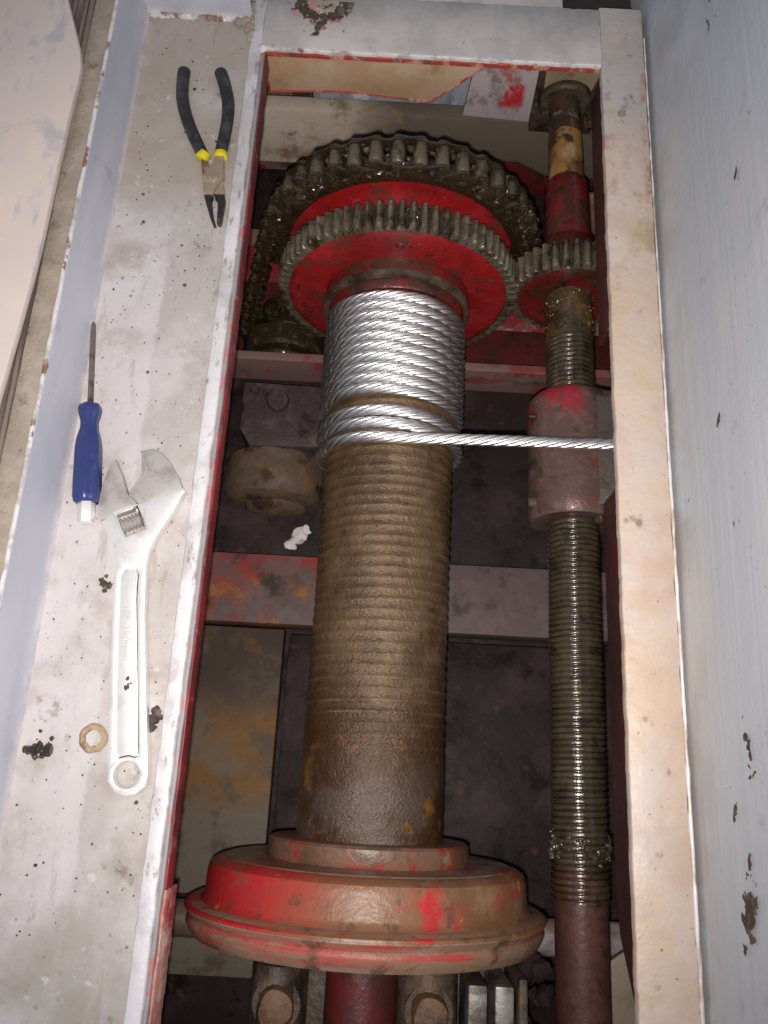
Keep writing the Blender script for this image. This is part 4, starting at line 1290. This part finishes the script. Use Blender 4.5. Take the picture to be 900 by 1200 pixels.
for i, (x, y, r_) in enumerate(((-.2360, .0050, .0018), (-.2375, -.0042, .0024), (-.2330, -.0036, .0020), (-.2280, .0090, .0018), (-.2370, .0135, .0013), (-.2430, -.0010, .0022), (-.2345, .0032, .0018))):
    lump(bm, (x, y, TZ + r_ * .3), r_, 60 + i, .5, 2, .7)
from_bm('grease', bm, 'grease', sb)
clump((-.1575, .0255), [(0, 0, .0040), (.001, .006, .0034), (-.0005, -.006, .0030), (.003, .002, .0032)], 'grease_clump', 'dark dirt clump between wrench handle and left rail')
clump((-.208, .1225), [(0, 0, .0026), (.004, -.001, .0024), (-.003, .003, .0018), (.001, -.005, .0020), (.0005, .006, .0014)], 'grease_clump', 'small brown dirt clump left of the wrench neck')
clump((-.243, .690), [(0, 0, .004), (.006, -.003, .003), (.012, -.002, .0025), (.003, -.004, .003)], 'grease_clump', 'dirt clump at the far left corner of the tray', 'ledge')
clump((-.157, .676), [(0, 0, .006), (.004, -.004, .005), (-.007, -.001, .005), (.002, -.009, .004)], 'grease_clump', 'muddy clump in the far right corner of the tray', 'ledge')
bm = bmesh.new()
for (x, y, r_) in ((-.197, .594, .0017), (-.196, .604, .0010), (-.189, .594, .0009)):
    lump(bm, (x, y, TZ + r_ * .3), r_, int(y * 900), .5, 1, .6)
for i in range(320):
    x = random.uniform(-.247, -.153)
    y = random.uniform(-.12, .66)
    r_ = random.uniform(.0003, .0009) * (1.8 if random.random() < .08 else 1)
    lump(bm, (x, y, TZ + r_ * .2), r_, 800 + i, .6, 1, .6)
o = from_bm('dirt_crumbs', bm, 'crumb')
tag(o, 'scattered dark dirt crumbs over the tray floor', 'dirt')
o['kind'] = 'stuff'

# grease and chipped paint on the end plate

def flakes(name, m, o, u, v, nu, nv, cell, fn, th, parent=None):
    """a thin crust: cells of a grid on the surface (o + u*i + v*j) kept where fn(a, b) > 0, raised th along the normal"""
    o, u, v = Vector(o), Vector(u).normalized(), Vector(v).normalized()
    nrm = u.cross(v).normalized()
    bm = bmesh.new()
    vv = {}
    def P(i, j):
        if (i, j) not in vv:
            a, b_ = (i - nu / 2) * cell, (j - nv / 2) * cell
            q = fn(a, b_)
            vv[(i, j)] = bm.verts.new(o + u * a + v * b_ + nrm * (th * max(-.2, min(1.0, q * 4)) * (.7 + .5 * noise.noise((a * 700, b_ * 700, 1)))))
        return vv[(i, j)]
    for i in range(nu):
        for j in range(nv):
            if fn((i + .5 - nu / 2) * cell, (j + .5 - nv / 2) * cell) > 0:
                bm.faces.new((P(i, j), P(i + 1, j), P(i + 1, j + 1), P(i, j + 1)))
    me_ob = from_bm(name, bm, m, parent, angle=70)
    return me_ob

def fb(a, b_, s, seed):
    return noise.noise((a * s, b_ * s, seed)) + .5 * noise.noise((a * s * 2.1, b_ * s * 2.1, seed + 4)) + .25 * noise.noise((a * s * 4.3, b_ * s * 4.3, seed + 9))

ps = empty('grease_patch', (-.085, .69, 0), 'ragged black grease patch on chipped red paint of the end plate', 'grease patch')
def g_black(a, b_):                                # a along X, b along Y from (-.085, .685)
    r = math.hypot(a / 1.15, (b_ - .018) / 1.0)
    ringy = 1 - abs(r - .019) / .0055 if b_ < .020 else -1
    tail = 1 - abs(a + .002 - (b_ + .012) * .35) / .0035 if -.034 < b_ < -.004 else -1
    inner = .15 - r / .018
    return max(ringy * .8, tail * .8, inner) - .10 + fb(a, b_, 190, 3) * .95
def g_red(a, b_):
    r = math.hypot(a / 1.2, (b_ - .012) / 1.0)
    low = 1 - math.hypot(a + .006, (b_ + .034) / .7) / .013
    return max(.75 - r / .026, low * .9) - .05 + fb(a, b_, 160, 7) * .9
def g_yel(a, b_):
    return .6 - math.hypot((a - .004) / 1.3, b_ - .018) / .016 + fb(a, b_, 150, 12) * .7
flakes('chipped_paint', 'pink_scale', (-.085, .685, -.0002), (1, 0, 0), (0, 1, 0), 130, 96, .0005, lambda a, b_: g_red(a, b_) if b_ > -.0385 and b_ < .022 else -1, .0002, ps)
flakes('ochre_paint', 'ledge', (-.085, .685, .0000), (1, 0, 0), (0, 1, 0), 130, 96, .0005, lambda a, b_: g_yel(a, b_) if b_ < .022 else -1, .0002, ps)
flakes('grease', 'crumb', (-.085, .685, .0002), (1, 0, 0), (0, 1, 0), 150, 96, .0005, lambda a, b_: g_black(a, b_) if b_ > -.0385 and b_ < .0222 else -1, .0006, ps)

# dried mud and scrapes on the side wall
WU, WV = (0, -1, 0), (.030, 0, .62)
def wallp(y, z, d=.0006):
    return (.2268 + .030 * (z + .05) / .62 - .0012 - d, y, z)
def splash(y, z, su, sv, seed, label, dens=0.0, tilt=0.0):
    nu, nv = int(su * 2 / .0007), int(sv * 2 / .0007)
    f = lambda a, b_: 1 - math.hypot(a / su, (b_ - tilt * a) / sv) * 1.25 - .25 + dens + fb(a, b_, 110, seed) * 1.1
    tag(flakes('mud_splash', 'crumb', wallp(y, z), WU, WV, nu, nv, .0007, f, .0006), label, 'mud')
splash(-.070, .070, .026, .011, 5, 'big brown mud splash on the grey side wall, lower right', .1, -.25)
splash(.020, .0860, .024, .012, 15, 'broken brown scuff high on the grey side wall above the mud splash', -.35)
splash(-.012, .0620, .010, .004, 25, 'thin dark scrape on the grey side wall, left of the mud splash', .0, -.5)
splash(-.040, .0760, .009, .003, 35, 'short dark scrape just above the big mud splash', .0, -.3)
splash(.247, .0805, .008, .003, 45, 'small dark scrape on the side wall level with the nut block', .0, -.6)
splash(.410, .1335, .006, .0025, 55, 'tiny dark nick on the far part of the side wall', .1, -.6)
